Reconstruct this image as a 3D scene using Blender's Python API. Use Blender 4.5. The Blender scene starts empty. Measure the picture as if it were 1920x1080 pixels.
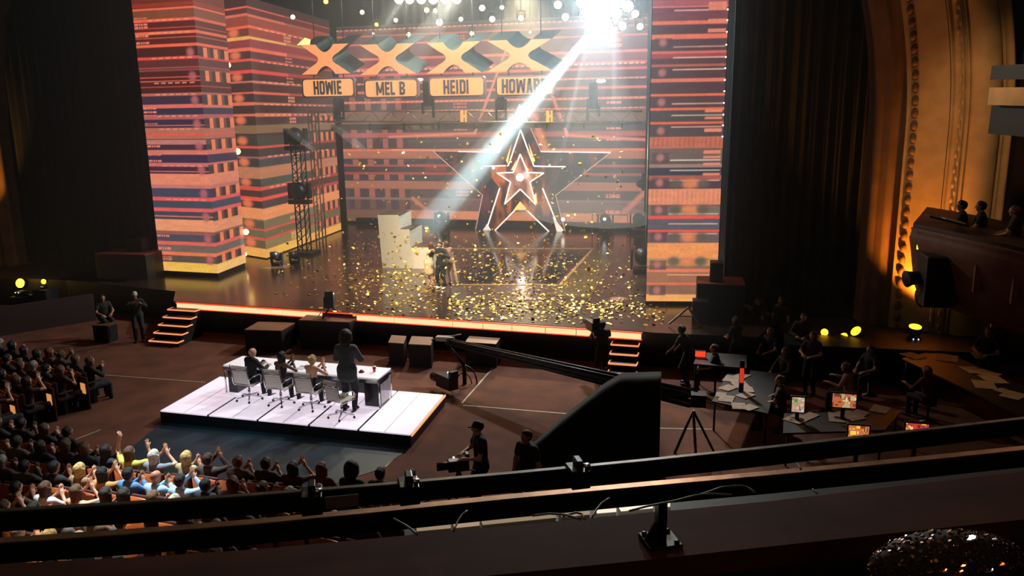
import bpy, math, random
import numpy as np
from mathutils import Vector, Matrix

# ------------------------------------------------------------------ camera, world, lights, exposure
F_PX, YAW, PITCH, ROLL, CAM_H = 1500.0, 12.0, 12.2, -0.8, 7.2
_y, _p, _r = (math.radians(a) for a in (YAW, PITCH, ROLL))
FWD = np.array([-math.sin(_y)*math.cos(_p), math.cos(_y)*math.cos(_p), -math.sin(_p)])
_rt = np.array([math.cos(_y), math.sin(_y), 0.0]); _up = np.cross(_rt, FWD)
RGT = _rt*math.cos(_r) + _up*math.sin(_r)
UPV = -_rt*math.sin(_r) + _up*math.cos(_r)
scene = bpy.context.scene
COL = scene.collection
cam_d = bpy.data.cameras.new('camera'); cam = bpy.data.objects.new('camera', cam_d); COL.objects.link(cam)
cam_d.sensor_width = 36.0; cam_d.lens = F_PX/1920*36; cam_d.clip_start = 0.05; cam_d.clip_end = 300
M4 = Matrix(((RGT[0], UPV[0], -FWD[0], 0), (RGT[1], UPV[1], -FWD[1], 0), (RGT[2], UPV[2], -FWD[2], CAM_H), (0, 0, 0, 1)))
cam.matrix_world = M4
scene.camera = cam
vs = scene.view_settings
vs.view_transform = 'Standard'; vs.look = 'None'; vs.exposure = 0.0; vs.gamma = 1.0; vs.use_curve_mapping = False
scene.cycles.volume_bounces = 0
scene.cycles.max_bounces = 5; scene.cycles.diffuse_bounces = 2; scene.cycles.glossy_bounces = 3
scene.cycles.transmission_bounces = 3; scene.cycles.transparent_max_bounces = 6
scene.cycles.sample_clamp_indirect = 2.5; scene.cycles.use_denoising = True
scene.cycles.caustics_reflective = False; scene.cycles.caustics_refractive = False
wd = bpy.data.worlds.new('world'); scene.world = wd; wd.use_nodes = True
wd.node_tree.nodes['Background'].inputs[0].default_value = (0.55, 0.52, 0.36, 1)
wd.node_tree.nodes['Background'].inputs[1].default_value = 0.03

def ray(px, py): return FWD + RGT*(px-960)/F_PX - UPV*(py-540)/F_PX
def at(px, py, z):
    d = ray(px, py); t = (z-CAM_H)/d[2]; return Vector((d[0]*t, d[1]*t, z))
def aty(px, py, Y):
    d = ray(px, py); t = Y/d[1]; return Vector((d[0]*t, Y, CAM_H+d[2]*t))
def proj(p):
    v = np.array([p[0], p[1], p[2]-CAM_H]); w = v@FWD
    return 960+F_PX*(v@RGT)/w, 540-F_PX*(v@UPV)/w
def z_on(x, y, py):
    a = (540-py)/F_PX; v0 = np.array([x, y, -CAM_H])
    return float((a*(v0@FWD)-v0@UPV)/(UPV[2]-a*FWD[2]))

def lamp(name, kind, loc, target, power, color, size=0.1, angle=30, blend=0.3, vis=True):
    d = bpy.data.lights.new(name, kind); o = bpy.data.objects.new(name, d); COL.objects.link(o)
    o.location = loc; d.energy = power; d.color = color
    if kind == 'SPOT':
        d.spot_size = math.radians(angle); d.spot_blend = blend; d.shadow_soft_size = size
    elif kind == 'AREA': d.size = size
    else: d.shadow_soft_size = size
    if target is not None:
        o.rotation_euler = (Vector(target)-Vector(loc)).to_track_quat('-Z', 'Y').to_euler()
    return o
SPOT_HEAD = aty(1122, 46, 23.5); SPOT_END = at(792, 436, 1.1)
# follow beams from the blinding cluster and the rig
lamp('beam_light', 'SPOT', SPOT_HEAD, SPOT_END, 330000, (0.66, 0.96, 1.0), 0.12, 4.6, 0.35)
lamp('beam_light', 'SPOT', aty(1106, 62, 30.0), at(985, 560, 1.1), 150000, (0.85, 0.85, 1.0), 0.08, 2.4, 0.5)
lamp('beam_light', 'SPOT', aty(1172, 62, 29.5), at(1290, 420, 1.1), 60000, (0.9, 0.85, 1.0), 0.08, 3.0, 0.6)
lamp('beam_light', 'SPOT', aty(1150, 64, 29.5), at(1160, 560, 1.1), 60000, (0.95, 0.85, 1.0), 0.08, 4.0, 0.6)
lamp('beam_light', 'SPOT', aty(770, -25, 32), at(430, 500, 1.1), 60000, (1.0, 0.95, 0.85), 0.1, 4.5, 0.5)
lamp('beam_light', 'SPOT', aty(866, -25, 32), at(520, 500, 1.1), 60000, (1.0, 0.95, 0.85), 0.1, 4.5, 0.5)
# glare of the cluster facing the room
lamp('cluster_glow', 'POINT', aty(1125, 12, 29.3), None, 5500, (0.84, 0.96, 1.0), 0.3)
lamp('cluster_glow', 'POINT', aty(820, -30, 31), None, 2600, (1.0, 0.9, 0.7), 0.3)
# stage wash
lamp('stage_wash', 'SPOT', (-9, 14, 15), at(960, 510, 1.1), 22000, (1.0, 0.80, 0.52), 0.4, 34, 0.8)
lamp('stage_wash', 'SPOT', (-14, 16, 15), at(760, 500, 1.1), 9000, (1.0, 0.85, 0.6), 0.4, 26, 0.8)
lamp('stage_back_light', 'SPOT', (-8, 42, 13.5), at(960, 560, 1.1), 16000, (1.0, 0.78, 0.45), 0.4, 50, 0.8)
lamp('stage_key_light', 'SPOT', (-7, 13, 14), at(822, 505, 1.1), 9000, (1.0, 0.88, 0.7), 0.2, 7, 0.5)
# judges and the lit part of the audience
lamp('desk_light', 'SPOT', (-3, 24.0, 13), at(580, 745, 0.3), 2600, (1.0, 0.93, 1.0), 0.3, 30, 0.6)
lamp('desk_light', 'SPOT', (-9.5, 5.0, 14), at(590, 740, 0.5), 900, (1.0, 0.95, 1.0), 0.3, 22, 0.6)
lamp('audience_spot', 'SPOT', (-11.5, 14.2, 14), at(245, 905, 1.0), 21000, (0.86, 0.95, 1.0), 0.15, 15, 0.55)
lamp('audience_spot', 'SPOT', (-10, 12, 14), at(170, 992, 1.0), 12000, (1.0, 0.92, 0.7), 0.15, 13, 0.6)
lamp('audience_spot', 'SPOT', (-6, 4.5, 14), at(400, 822, 0), 2600, (0.40, 0.82, 1.0), 0.2, 13, 1.0)
# warm house light, after a spot added for the rail's sheen
_rp = at(1215, 905, 6.43); _rd = Vector(ray(1215, 905)); _rd.z = -_rd.z
lamp('added_rail_light', 'SPOT', _rp+_rd.normalized()*9, _rp, 190, (1.0, 0.85, 0.68), 0.35, 22, 0.9)  # added unseen spot, placed so its mirror highlight lands on the lower rail
lamp('house_light', 'POINT', (-2, -3, 13), None, 90, (1.0, 0.72, 0.45), 0.6)
lamp('house_light', 'POINT', (-17, 9, 11), None, 90, (1.0, 0.5, 0.3), 0.5)
lamp('house_light', 'POINT', (5, 12, 9), None, 40, (1.0, 0.5, 0.3), 0.5)
lamp('column_light', 'SPOT', (3.6, 14, 12), (8.3, 23, 6.5), 1500, (1.0, 0.62, 0.3), 0.3, 34, 0.8)

# ------------------------------------------------------------------ materials
def s2l(c):
    c = np.asarray(c, float)/255.0
    return np.where(c <= 0.04045, c/12.92, ((c+0.055)/1.055)**2.4)
MATS = {}
def mat(name, rgb, rough=0.6, metal=0.0, emit=0.0, ergb=None, vary=0.15, scale=6.0, spec=0.5, alpha=1.0, trans=0.0):
    if name in MATS: return MATS[name]
    m = bpy.data.materials.new(name); m.use_nodes = True; nt = m.node_tree
    b = nt.nodes['Principled BSDF']
    c = [float(v) for v in s2l(rgb)]
    n = nt.nodes.new('ShaderNodeTexNoise'); n.inputs['Scale'].default_value = scale; n.inputs['Detail'].default_value = 3
    tc = nt.nodes.new('ShaderNodeTexCoord'); nt.links.new(tc.outputs['Object'], n.inputs['Vector'])
    r = nt.nodes.new('ShaderNodeValToRGB')
    r.color_ramp.elements[0].position = 0.3; r.color_ramp.elements[1].position = 0.7
    r.color_ramp.elements[0].color = [v*(1-vary) for v in c]+[1]
    r.color_ramp.elements[1].color = [min(1, v*(1+vary)) for v in c]+[1]
    nt.links.new(n.outputs['Fac'], r.inputs['Fac']); nt.links.new(r.outputs['Color'], b.inputs['Base Color'])
    b.inputs['Roughness'].default_value = rough; b.inputs['Metallic'].default_value = metal
    b.inputs['Specular IOR Level'].default_value = spec
    if alpha < 1: b.inputs['Alpha'].default_value = alpha
    if trans: b.inputs['Transmission Weight'].default_value = trans
    if emit:
        b.inputs['Emission Color'].default_value = [float(v) for v in s2l(ergb if ergb is not None else rgb)]+[1]
        b.inputs['Emission Strength'].default_value = emit
        m.cycles.emission_sampling = 'NONE'
    MATS[name] = m; return m
def screen_mat(name, strength=1.0):
    if name in MATS: return MATS[name]
    m = bpy.data.materials.new(name); m.use_nodes = True; nt = m.node_tree
    b = nt.nodes['Principled BSDF']; b.inputs['Base Color'].default_value = (0.01, 0.01, 0.012, 1); b.inputs['Roughness'].default_value = 0.5
    a = nt.nodes.new('ShaderNodeAttribute'); a.attribute_name = 'screen'
    w = nt.nodes.new('ShaderNodeTexNoise'); w.inputs['Scale'].default_value = 14
    tc = nt.nodes.new('ShaderNodeTexCoord'); nt.links.new(tc.outputs['Object'], w.inputs['Vector'])
    mr = nt.nodes.new('ShaderNodeMapRange'); mr.inputs[3].default_value = 0.82*strength; mr.inputs[4].default_value = 1.18*strength
    nt.links.new(w.outputs['Fac'], mr.inputs[0])
    nt.links.new(a.outputs['Color'], b.inputs['Emission Color']); nt.links.new(mr.outputs[0], b.inputs['Emission Strength'])
    m.cycles.emission_sampling = 'NONE'
    MATS[name] = m; return m

# ------------------------------------------------------------------ mesh building
class MB:
    def __init__(s): s.v = []; s.f = []; s.mi = []; s.sm = []
    def add(s, vs_, fs, mi=0, smooth=False):
        b = len(s.v); s.v += [tuple(v) for v in vs_]
        for f in fs: s.f.append(tuple(b+i for i in f)); s.mi.append(mi); s.sm.append(smooth)
        return s
    def box(s, c, d, rz=0, mi=0, R=None):
        c = Vector(c); hx, hy, hz = d[0]/2, d[1]/2, d[2]/2
        Rm = R if R is not None else Matrix.Rotation(rz, 3, 'Z')
        P = [c+Rm@Vector((x*hx, y*hy, z*hz)) for z in (-1, 1) for y in (-1, 1) for x in (-1, 1)]
        return s.add(P, [(0, 2, 3, 1), (4, 5, 7, 6), (0, 1, 5, 4), (2, 6, 7, 3), (0, 4, 6, 2), (1, 3, 7, 5)], mi)
    def bar(s, a, b, w, h, mi=0):          # box along a segment
        a, b = Vector(a), Vector(b); d = (b-a); L = d.length; x = d.normalized()
        up = Vector((0, 0, 1)) if abs(x.z) < 0.95 else Vector((0, 1, 0))
        y = up.cross(x).normalized(); z = x.cross(y)
        R = Matrix((x, y, z)).transposed()
        return s.box((a+b)/2, (L, w, h), R=R, mi=mi)
    def tube(s, pts, r, n=8, mi=0, r2=None):
        pts = [Vector(p) for p in pts]; rings = []; N = len(pts)
        for i, p in enumerate(pts):
            d = (pts[min(i+1, N-1)]-pts[max(i-1, 0)]).normalized()
            up = Vector((0, 0, 1)) if abs(d.z) < 0.9 else Vector((0, 1, 0))
            a = up.cross(d).normalized(); b = d.cross(a)
            rr = r if r2 is None else r+(r2-r)*i/(N-1)
            rings.append([p+a*rr*math.cos(t*2*math.pi/n)+b*rr*math.sin(t*2*math.pi/n) for t in range(n)])
        V = [q for g in rings for q in g]
        Fs = [(i*n+k, i*n+(k+1) % n, (i+1)*n+(k+1) % n, (i+1)*n+k) for i in range(N-1) for k in range(n)]
        s.add(V, Fs, mi, True)
        b = len(s.v)-len(V)
        s.f.append(tuple(b+k for k in range(n))[::-1]); s.mi.append(mi); s.sm.append(False)
        s.f.append(tuple(b+(N-1)*n+k for k in range(n))); s.mi.append(mi); s.sm.append(False)
        return s
    def lathe(s, prof, c=(0, 0, 0), n=16, mi=0, R=None, smooth=True):   # prof: (radius, height)
        c = Vector(c); Rm = R if R is not None else Matrix.Identity(3); V = []
        for r, h in prof:
            for k in range(n):
                t = k*2*math.pi/n; V.append(c+Rm@Vector((r*math.cos(t), r*math.sin(t), h)))
        Fs = [(i*n+k, i*n+(k+1) % n, (i+1)*n+(k+1) % n, (i+1)*n+k) for i in range(len(prof)-1) for k in range(n)]
        Fs += [tuple(range(n))[::-1], tuple((len(prof)-1)*n+k for k in range(n))]
        return s.add(V, Fs, mi, smooth)
    def ball(s, c, r, n=10, mi=0, sc=(1, 1, 1)):
        V = []; Fs = []; m = max(4, n//2+1)
        for i in range(m+1):
            a = math.pi*i/m
            for k in range(n):
                t = 2*math.pi*k/n
                V.append((c[0]+r*sc[0]*math.sin(a)*math.cos(t), c[1]+r*sc[1]*math.sin(a)*math.sin(t), c[2]+r*sc[2]*math.cos(a)))
        Fs = [(i*n+k, (i+1)*n+k, (i+1)*n+(k+1) % n, i*n+(k+1) % n) for i in range(m) for k in range(n)]
        return s.add(V, Fs, mi, True)
    def prism(s, poly, off, mi=0):          # poly: 3D points, off: extrusion vector
        n = len(poly); P = [Vector(p) for p in poly]; Q = [p+Vector(off) for p in P]
        return s.add(P+Q, [tuple(range(n)), tuple(range(n, 2*n))[::-1]]+[(i, i+n, (i+1) % n+n, (i+1) % n) for i in range(n)], mi)
    def build(s, name, mats, parent=None, bevel=0.0):
        me = bpy.data.meshes.new(name); me.from_pydata(s.v, [], s.f)
        for m in (mats if isinstance(mats, (list, tuple)) else [mats]): me.materials.append(m)
        me.polygons.foreach_set('material_index', s.mi); me.polygons.foreach_set('use_smooth', s.sm)
        me.validate(); me.update()
        o = bpy.data.objects.new(name, me); COL.objects.link(o)
        if parent is not None: o.parent = parent
        if bevel:
            b = o.modifiers.new('bevel', 'BEVEL'); b.width = bevel; b.segments = 2; b.limit_method = 'ANGLE'
        return o
def tag(o, label=None, cat=None, group=None, kind=None):
    if label: o['label'] = label
    if cat: o['category'] = cat
    if group: o['group'] = group
    if kind: o['kind'] = kind
    return o
def thing(name, loc, label, cat, group=None, rz=0.0):
    o = bpy.data.objects.new(name, None); COL.objects.link(o); o.location = loc; o.rotation_euler = (0, 0, rz)
    o.empty_display_size = 0.1
    return tag(o, label, cat, group)
def struct(name, mb, m): return tag(mb.build(name, m), kind='structure')
def dup(root, loc, rz=0.0, label=None, scale=None):
    r = root.copy(); COL.objects.link(r); r.location = loc; r.rotation_euler = (0, 0, rz)
    if label: r['label'] = label
    if scale: r.scale = (scale,)*3
    for ch in list(root.children):
        c = ch.copy(); COL.objects.link(c); c.parent = r
        for g in ch.children:
            d = g.copy(); COL.objects.link(d); d.parent = c
    return r
ORD = ['first', 'second', 'third', 'fourth', 'fifth', 'sixth', 'seventh', 'eighth', 'ninth', 'tenth', 'eleventh', 'twelfth', 'thirteenth', 'fourteenth', 'fifteenth', 'sixteenth', 'seventeenth', 'eighteenth', 'nineteenth', 'twentieth', 'twenty-first', 'twenty-second']
rnd = random.Random(7)
BLACK = mat('black paint', (20, 20, 20), 0.55)
BLACKM = mat('black metal', (26, 26, 28), 0.4, 0.3)
CHROME = mat('chrome', (210, 210, 215), 0.18, 1.0)
STEEL = mat('grey steel', (120, 118, 112), 0.4, 0.8)
ALU = mat('truss aluminium', (190, 180, 165), 0.35, 0.8)
CLOTHB = mat('black drape cloth', (26, 25, 20), 0.95, vary=0.3)
# ------------------------------------------------------------------ setting
carpet = mat('brown carpet', (98, 52, 33), 0.95, vary=0.35, scale=1.3)
struct('floor', MB().box((-8, 15, -0.1), (60, 72, 0.2)), carpet)
struct('wall_back', MB().box((-10, 50.3, 8), (60, 0.3, 16)), BLACK)
struct('wall_right', MB().box((20, 22, 8), (0.3, 56, 16)), mat('dark red wall', (40, 18, 15), 0.8))
struct('wall_left', MB().box((-36, 22, 8), (0.3, 56, 16)), mat('dark green wall', (26, 26, 18), 0.8))
# stage slab
ST = 1.1
glossy = mat('glossy stage floor', (58, 42, 34), 0.19, 0.0, vary=0.35, scale=0.9, spec=0.7)
SL, SR = Vector((-17.0, 23.86, ST)), Vector((-0.92, 22.36, ST))
outline = [SL, SR, Vector((-0.6, 22.30, ST)), Vector((2.2, 22.25, ST)), Vector((3.8, 27, ST)), Vector((3.8, 49.6, ST)), Vector((-24, 49.6, ST)), Vector((-24, 26.6, ST)), Vector((-17.9, 25.3, ST))]
stg = MB(); n = len(outline)
stg.add(outline, [tuple(range(n))], 0)
low = [Vector((p.x, p.y+(0.25 if p.y < 24 else 0), 0)) for p in outline]
top2 = [Vector((p.x, p.y, ST-0.02)) for p in outline]
stg.add(outline+low, [(i, i+n, (i+1) % n+n, (i+1) % n) for i in range(n)], 1)
o = tag(stg.build('trim_stage', [glossy, BLACK]), kind='structure')
o.name = 'trim_1'
# darker lift panel, its tan border, and floor seams
pit = [at(862, 474, ST), at(1098, 474, ST), at(1042, 530, ST), at(862, 530, ST)]
m = MB(); m.prism([p+Vector((0, 0, 0.004)) for p in pit], (0, 0, 0.004)); struct('trim_2', m, mat('stage lift black gloss', (22, 22, 24), 0.1, spec=0.8))
m = MB()
for a, b, w in (((845, 466), (1112, 466), .28), ((1112, 466), (1050, 534), .12), ((1050, 534), (860, 534), .09), ((846, 466), (858, 534), .09)):
    m.bar(at(*a, ST+.008), at(*b, ST+.008), w, 0.012)
struct('trim_3', m, mat('tan stage strip', (150, 112, 74), 0.35, vary=0.25))
m = MB(); q = [at(1118, 462, ST), at(1168, 462, ST), at(1105, 560, ST), at(1030, 552, ST)]
m.prism([p+Vector((0, 0, 0.003)) for p in q], (0, 0, 0.003)); struct('trim_4', m, mat('olive stage panel', (70, 58, 34), 0.25, vary=0.2))
# dark blue mat before the judges' platform
m = MB(); m.prism([at(p[0], p[1], 0.002) for p in ((306, 790), (200, 878), (560, 930), (712, 880), (772, 838), (765, 826))], (0, 0, 0.006))
tag(m.build('floor_mat', mat('blue black vinyl', (40, 57, 66), 0.45, vary=0.3, scale=1.0)), 'dark blue vinyl floor mat in front of the judges platform', 'floor mat')
# tape lines on the carpet
tape = mat('pale tape', (170, 150, 130), 0.6)
for a, b, lab in (((195, 703), (385, 717), 'pale tape line on the carpet left of the judges platform'),
                  ((868, 760), (1066, 776), 'pale tape line running right from the camera cables'),
                  ((1235, 803), (1335, 805), 'short pale tape line right of the draped crane base'),
                  ((866, 756), (936, 676), 'pale tape line running from the camera cables towards the stage'),
                  ((722, 876), (758, 838), 'short pale tape line at the corner of the blue mat'),
                  ((44, 862), (188, 806), 'pale tape line along the aisle beside the left seats')):
    mm = MB(); mm.bar(at(*a, 0.004), at(*b, 0.004), 0.05, 0.006)
    tag(mm.build('floor_tape', tape), lab, 'tape', 'tape lines on the carpet')

# drapes (folded cloth)
def drape(name, p0, p1, z0, z1, lab, folds, amp=0.12, m=CLOTHB):
    N = folds*8; d = (Vector(p1)-Vector(p0)); nrm = Vector((-d.y, d.x, 0)).normalized(); V = []
    for zz in (z0, z1):
        for i in range(N+1):
            t = i/N; p = Vector(p0)+d*t+nrm*amp*(math.sin(t*folds*2*math.pi)+0.4*math.sin(t*folds*3.3+1)); V.append((p.x, p.y, zz))
    mb = MB(); mb.add(V, [(i, i+1, N+2+i, N+1+i) for i in range(N)], 0, True)
    o = mb.build(name, m); o.modifiers.new('solid', 'SOLIDIFY').thickness = 0.03
    return tag(o, lab, 'curtain')
drape('stage_curtain', (-30.5, 30.0, 0), (-20.9, 29.2, 0), 1.1, 17, 'tall black stage curtain left of the left screen tower', 22)
drape('stage_curtain', (1.5, 27.2, 0), (7.4, 25.4, 0), 0.0, 17, 'tall black stage curtain between right screen tower and arch', 16, m=mat('charcoal drape cloth', (44, 40, 34), 0.95, vary=0.35, scale=1.5))
drape('stage_curtain', (-18.5, 48.6, 0), (2.5, 47.6, 0), 1.1, 16, 'black curtain behind and above the back screen wall', 30)
m = MB(); m.box((5.6, 23.6, 0.5), (5.2, 3.2, 1.0)); struct('trim_5', m, BLACK)
m = MB(); m.box((-24.5, 28, 0.55), (7.0, 3.0, 1.1)); struct('trim_6', m, BLACK)

# proscenium arch: a moulded profile swept up the side and curving inward overhead
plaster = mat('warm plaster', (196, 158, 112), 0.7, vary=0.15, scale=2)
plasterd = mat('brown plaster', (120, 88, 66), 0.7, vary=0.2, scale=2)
def arch_x(z): return 0 if z < 6.5 else -0.032*(z-6.5)**2
UM = ([0, .30, .58, 1.30, 1.76, 2.36, 2.9], [0, .55, .94, 1.70, 2.15, 2.95, 3.3])
def sweep(prof, base, sgn, z0, z1, nz=40):
    prof = [(float(np.interp(u, *UM)), v) for u, v in prof]
    V = []; n = len(prof)
    for k in range(nz+1):
        z = z0+(z1-z0)*k/nz; ox = arch_x(z)*sgn
        for (u, v) in prof: V.append((base[0]+sgn*u+ox, base[1]+v, z))
    return V, [(k*n+i, k*n+i+1, (k+1)*n+i+1, (k+1)*n+i) if sgn > 0 else (k*n+i, (k+1)*n+i, (k+1)*n+i+1, k*n+i+1) for k in range(nz) for i in range(n-1)]
def arc(cx, cy, r, a0, a1, n=8): return [(cx+r*math.cos(math.radians(a0+(a1-a0)*i/n)), cy+r*math.sin(math.radians(a0+(a1-a0)*i/n))) for i in range(n+1)]
def arch(base, sgn, name, idx):
    inner = [(0, 1.6), (0, 0.9)]+arc(.14, .9, .14, 180, 270, 5)+[(.20, .62), (.26, .62), (.30, .74)]+[(.42, .66), (.44, .50)]
    mid = [(.86, .30), (1.30, .02)]
    outer = [(1.30, -.04), (1.36, -.08), (1.38, -.02), (1.44, -.06), (1.60, -.16), (1.64, -.10), (1.66, -.02), (1.70, -.1), (1.74, -.14), (1.76, -.05)]
    colm = [(1.78, .0)]+arc(2.06, .02, .30, 180, 350, 12)+[(2.42, .1), (2.5, 0.0), (2.56, .1), (2.75, .1), (2.78, .05), (2.9, .1), (2.9, 0.9)]
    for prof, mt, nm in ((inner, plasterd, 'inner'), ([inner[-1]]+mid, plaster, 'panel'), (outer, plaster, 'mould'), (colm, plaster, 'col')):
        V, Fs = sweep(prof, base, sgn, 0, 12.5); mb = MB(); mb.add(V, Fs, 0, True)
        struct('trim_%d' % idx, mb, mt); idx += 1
    # egg beads in the inner hollow and leaf scroll on the outer moulding
    mb = MB(); z = 0.3
    while z < 12.3:
        ox = arch_x(z)*sgn
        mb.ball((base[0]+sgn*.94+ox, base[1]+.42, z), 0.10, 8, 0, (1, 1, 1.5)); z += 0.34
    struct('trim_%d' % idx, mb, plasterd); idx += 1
    mb = MB(); z = 0.2; k = 0
    while z < 12.3:
        ox = arch_x(z)*sgn
        mb.ball((base[0]+sgn*(1.93+.03*(-1)**k)+ox, base[1]-.13, z), 0.05, 6, 0, (1, .6, 2.2)); z += 0.2; k += 1
    struct('trim_%d' % idx, mb, plaster); idx += 1
    return idx
BR = (5.3, 23.9); BL = (-28.3, 28.4)
arch(BR, 1, 'right', 10); arch(BL, -1, 'left', 20)
m = MB(); m.box((14.2, 24.6, 8), (10.6, 0.3, 16)); struct('wall_front_right', m, mat('dark red wall', (40, 18, 15)))
lamp('uplight_beam', 'SPOT', (6.75, 23.2, 1.35), (6.65, 24.4, 3.9), 1500, (1.0, 0.34, 0.03), 0.08, 70, 0.9)
lamp('uplight_beam', 'SPOT', (-29.2, 27.4, 1.9), (-29.25, 28.8, 5.5), 1500, (1.0, 0.42, 0.05), 0.08, 50, 0.7)
# ------------------------------------------------------------------ screens: grids of coloured lamps, painted here
class Screen:
    def __init__(s, p0, p1, z0, z1, res=0.035, back=(60, 40, 40)):
        s.p0, s.p1, s.z0, s.z1 = Vector(p0), Vector(p1), z0, z1
        s.L = math.hypot(p1[0]-p0[0], p1[1]-p0[1])
        s.nx, s.nz = max(4, int(s.L/res)), int((z1-z0)/res)
        s.A = np.zeros((s.nz+1, s.nx+1, 3)); s.A[:] = back; s.rs = np.random.RandomState(int(abs(p0[0]*100))+s.nx)
        s.ref = (p0[0], p0[1])
    def zi(s, py): return (z_on(s.ref[0], s.ref[1], py)-s.z0)/(s.z1-s.z0)*s.nz
    def band(s, ya, yb, col, u0=0.0, u1=1.0, mix=1.0):
        a, b = sorted((s.zi(ya), s.zi(yb))); a = int(round(a)); b = max(a+1, int(round(b)))
        a = max(0, a); b = min(s.nz+1, b)
        if b <= a: return
        i, j = int(u0*s.nx), int(u1*s.nx)+1
        s.A[a:b, i:j] = s.A[a:b, i:j]*(1-mix)+np.array(col)*mix
    def dots(s, ya, yb, u0, u1, col, nx=6, ny=2):
        for r in range(ny):
            y0 = ya+(yb-ya)*(r+0.15)/ny; y1 = ya+(yb-ya)*(r+0.75)/ny
            for k in range(nx):
                w = (u1-u0)/nx; s.band(y0, y1, col, u0+w*k, u0+w*(k+.55))
    def windows(s, ya, yb, us, w, col, dark=(50, 35, 35)):
        for u in us:
            s.band(ya, yb, dark, max(0, u-w*1.6), min(1, u+w*1.6), .7)
            s.band(ya, yb, col, max(0, u-w/2), min(1, u+w/2))
    def blob(s, yc, uc, ry, ru, col):
        zc = s.zi(yc); rz = abs(s.zi(yc+ry)-s.zi(yc)); J, I = np.mgrid[0:s.nz+1, 0:s.nx+1]
        d = ((I-uc*s.nx)/(ru*s.nx))**2+((J-zc)/max(rz, .5))**2
        k = (1/(1+np.exp((d-1)*3)))[..., None]; s.A = s.A*(1-k)+np.array(col)*k
    def px2(s, px, py):                     # photo point on this screen's plane -> grid coordinates
        d = (s.p1-s.p0); nrm = Vector((d.y, -d.x, 0)); r = Vector(ray(px, py)); o_ = Vector((0, 0, CAM_H))
        t = (Vector((s.p0.x, s.p0.y, 0))-o_).dot(nrm)/r.dot(nrm); q = o_+r*t
        u = ((q-Vector((s.p0.x, s.p0.y, 0))).dot(d))/(d.x**2+d.y**2)
        return u*s.nx, (q.z-s.z0)/(s.z1-s.z0)*s.nz
    def line(s, pts, width, col):
        P = [s.px2(*p) for p in pts]; J, I = np.mgrid[0:s.nz+1, 0:s.nx+1].astype(float)
        ax = s.L/s.nx
        for (x0, y0), (x1, y1) in zip(P, P[1:]):
            dx, dy = x1-x0, y1-y0; t = np.clip(((I-x0)*dx+(J-y0)*dy)/(dx*dx+dy*dy+1e-9), 0, 1)
            d = np.hypot(I-x0-t*dx, J-y0-t*dy)*ax
            k = np.clip(1.5-d/(width/2), 0, 1)[..., None]; s.A = s.A*(1-k)+np.array(col)*k
    def noise(s, amp=0.10):
        amp = .03; r = s.rs.rand(s.nz//3+2, 8); r = np.repeat(np.repeat(r, 3, 0)[:s.nz+1], s.nx//8+2, 1)[:, :s.nx+1]
        s.A = (s.A*.88+np.array((112, 76, 72))*.12)*(1-amp+2*amp*r[..., None])
    def build(s, name, parent, thick=0.0, m=None, nrm_flip=False):
        J, I = np.mgrid[0:s.nz+1, 0:s.nx+1]; u = (I/s.nx).ravel(); w = (J/s.nz).ravel()
        co = np.stack([s.p0.x+(s.p1.x-s.p0.x)*u, s.p0.y+(s.p1.y-s.p0.y)*u, s.z0+(s.z1-s.z0)*w], 1)
        q = (J[:-1, :-1]*(s.nx+1)+I[:-1, :-1]).ravel(); fc = np.stack([q, q+1, q+s.nx+2, q+s.nx+1], 1)
        me = fast_mesh(name, co, fc)
        ca = me.color_attributes.new('screen', 'FLOAT_COLOR', 'POINT')
        s.A[..., 2] = np.minimum(s.A[..., 2], s.A[..., 0]*1.18+6)
        c = np.ones((len(co), 4), np.float32); c[:, :3] = s2l(np.clip(s.A, 0, 400)).reshape(-1, 3)
        ca.data.foreach_set('color', c.ravel())
        me.materials.append(m or screen_mat('screen light'))
        o = bpy.data.objects.new(name, me); COL.objects.link(o); o.parent = parent
        return o
def fast_mesh(name, co, fc, smooth=False):
    me = bpy.data.meshes.new(name); me.vertices.add(len(co)); me.vertices.foreach_set('co', np.asarray(co, np.float32).ravel())
    k = fc.shape[1]; me.loops.add(len(fc)*k); me.loops.foreach_set('vertex_index', fc.astype(np.int32).ravel())
    me.polygons.add(len(fc)); me.polygons.foreach_set('loop_start', np.arange(0, len(fc)*k, k, dtype=np.int32))
    me.polygons.foreach_set('loop_total', np.full(len(fc), k, np.int32))
    if smooth: me.polygons.foreach_set('use_smooth', np.ones(len(fc), bool))
    me.update(calc_edges=True); return me

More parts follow.
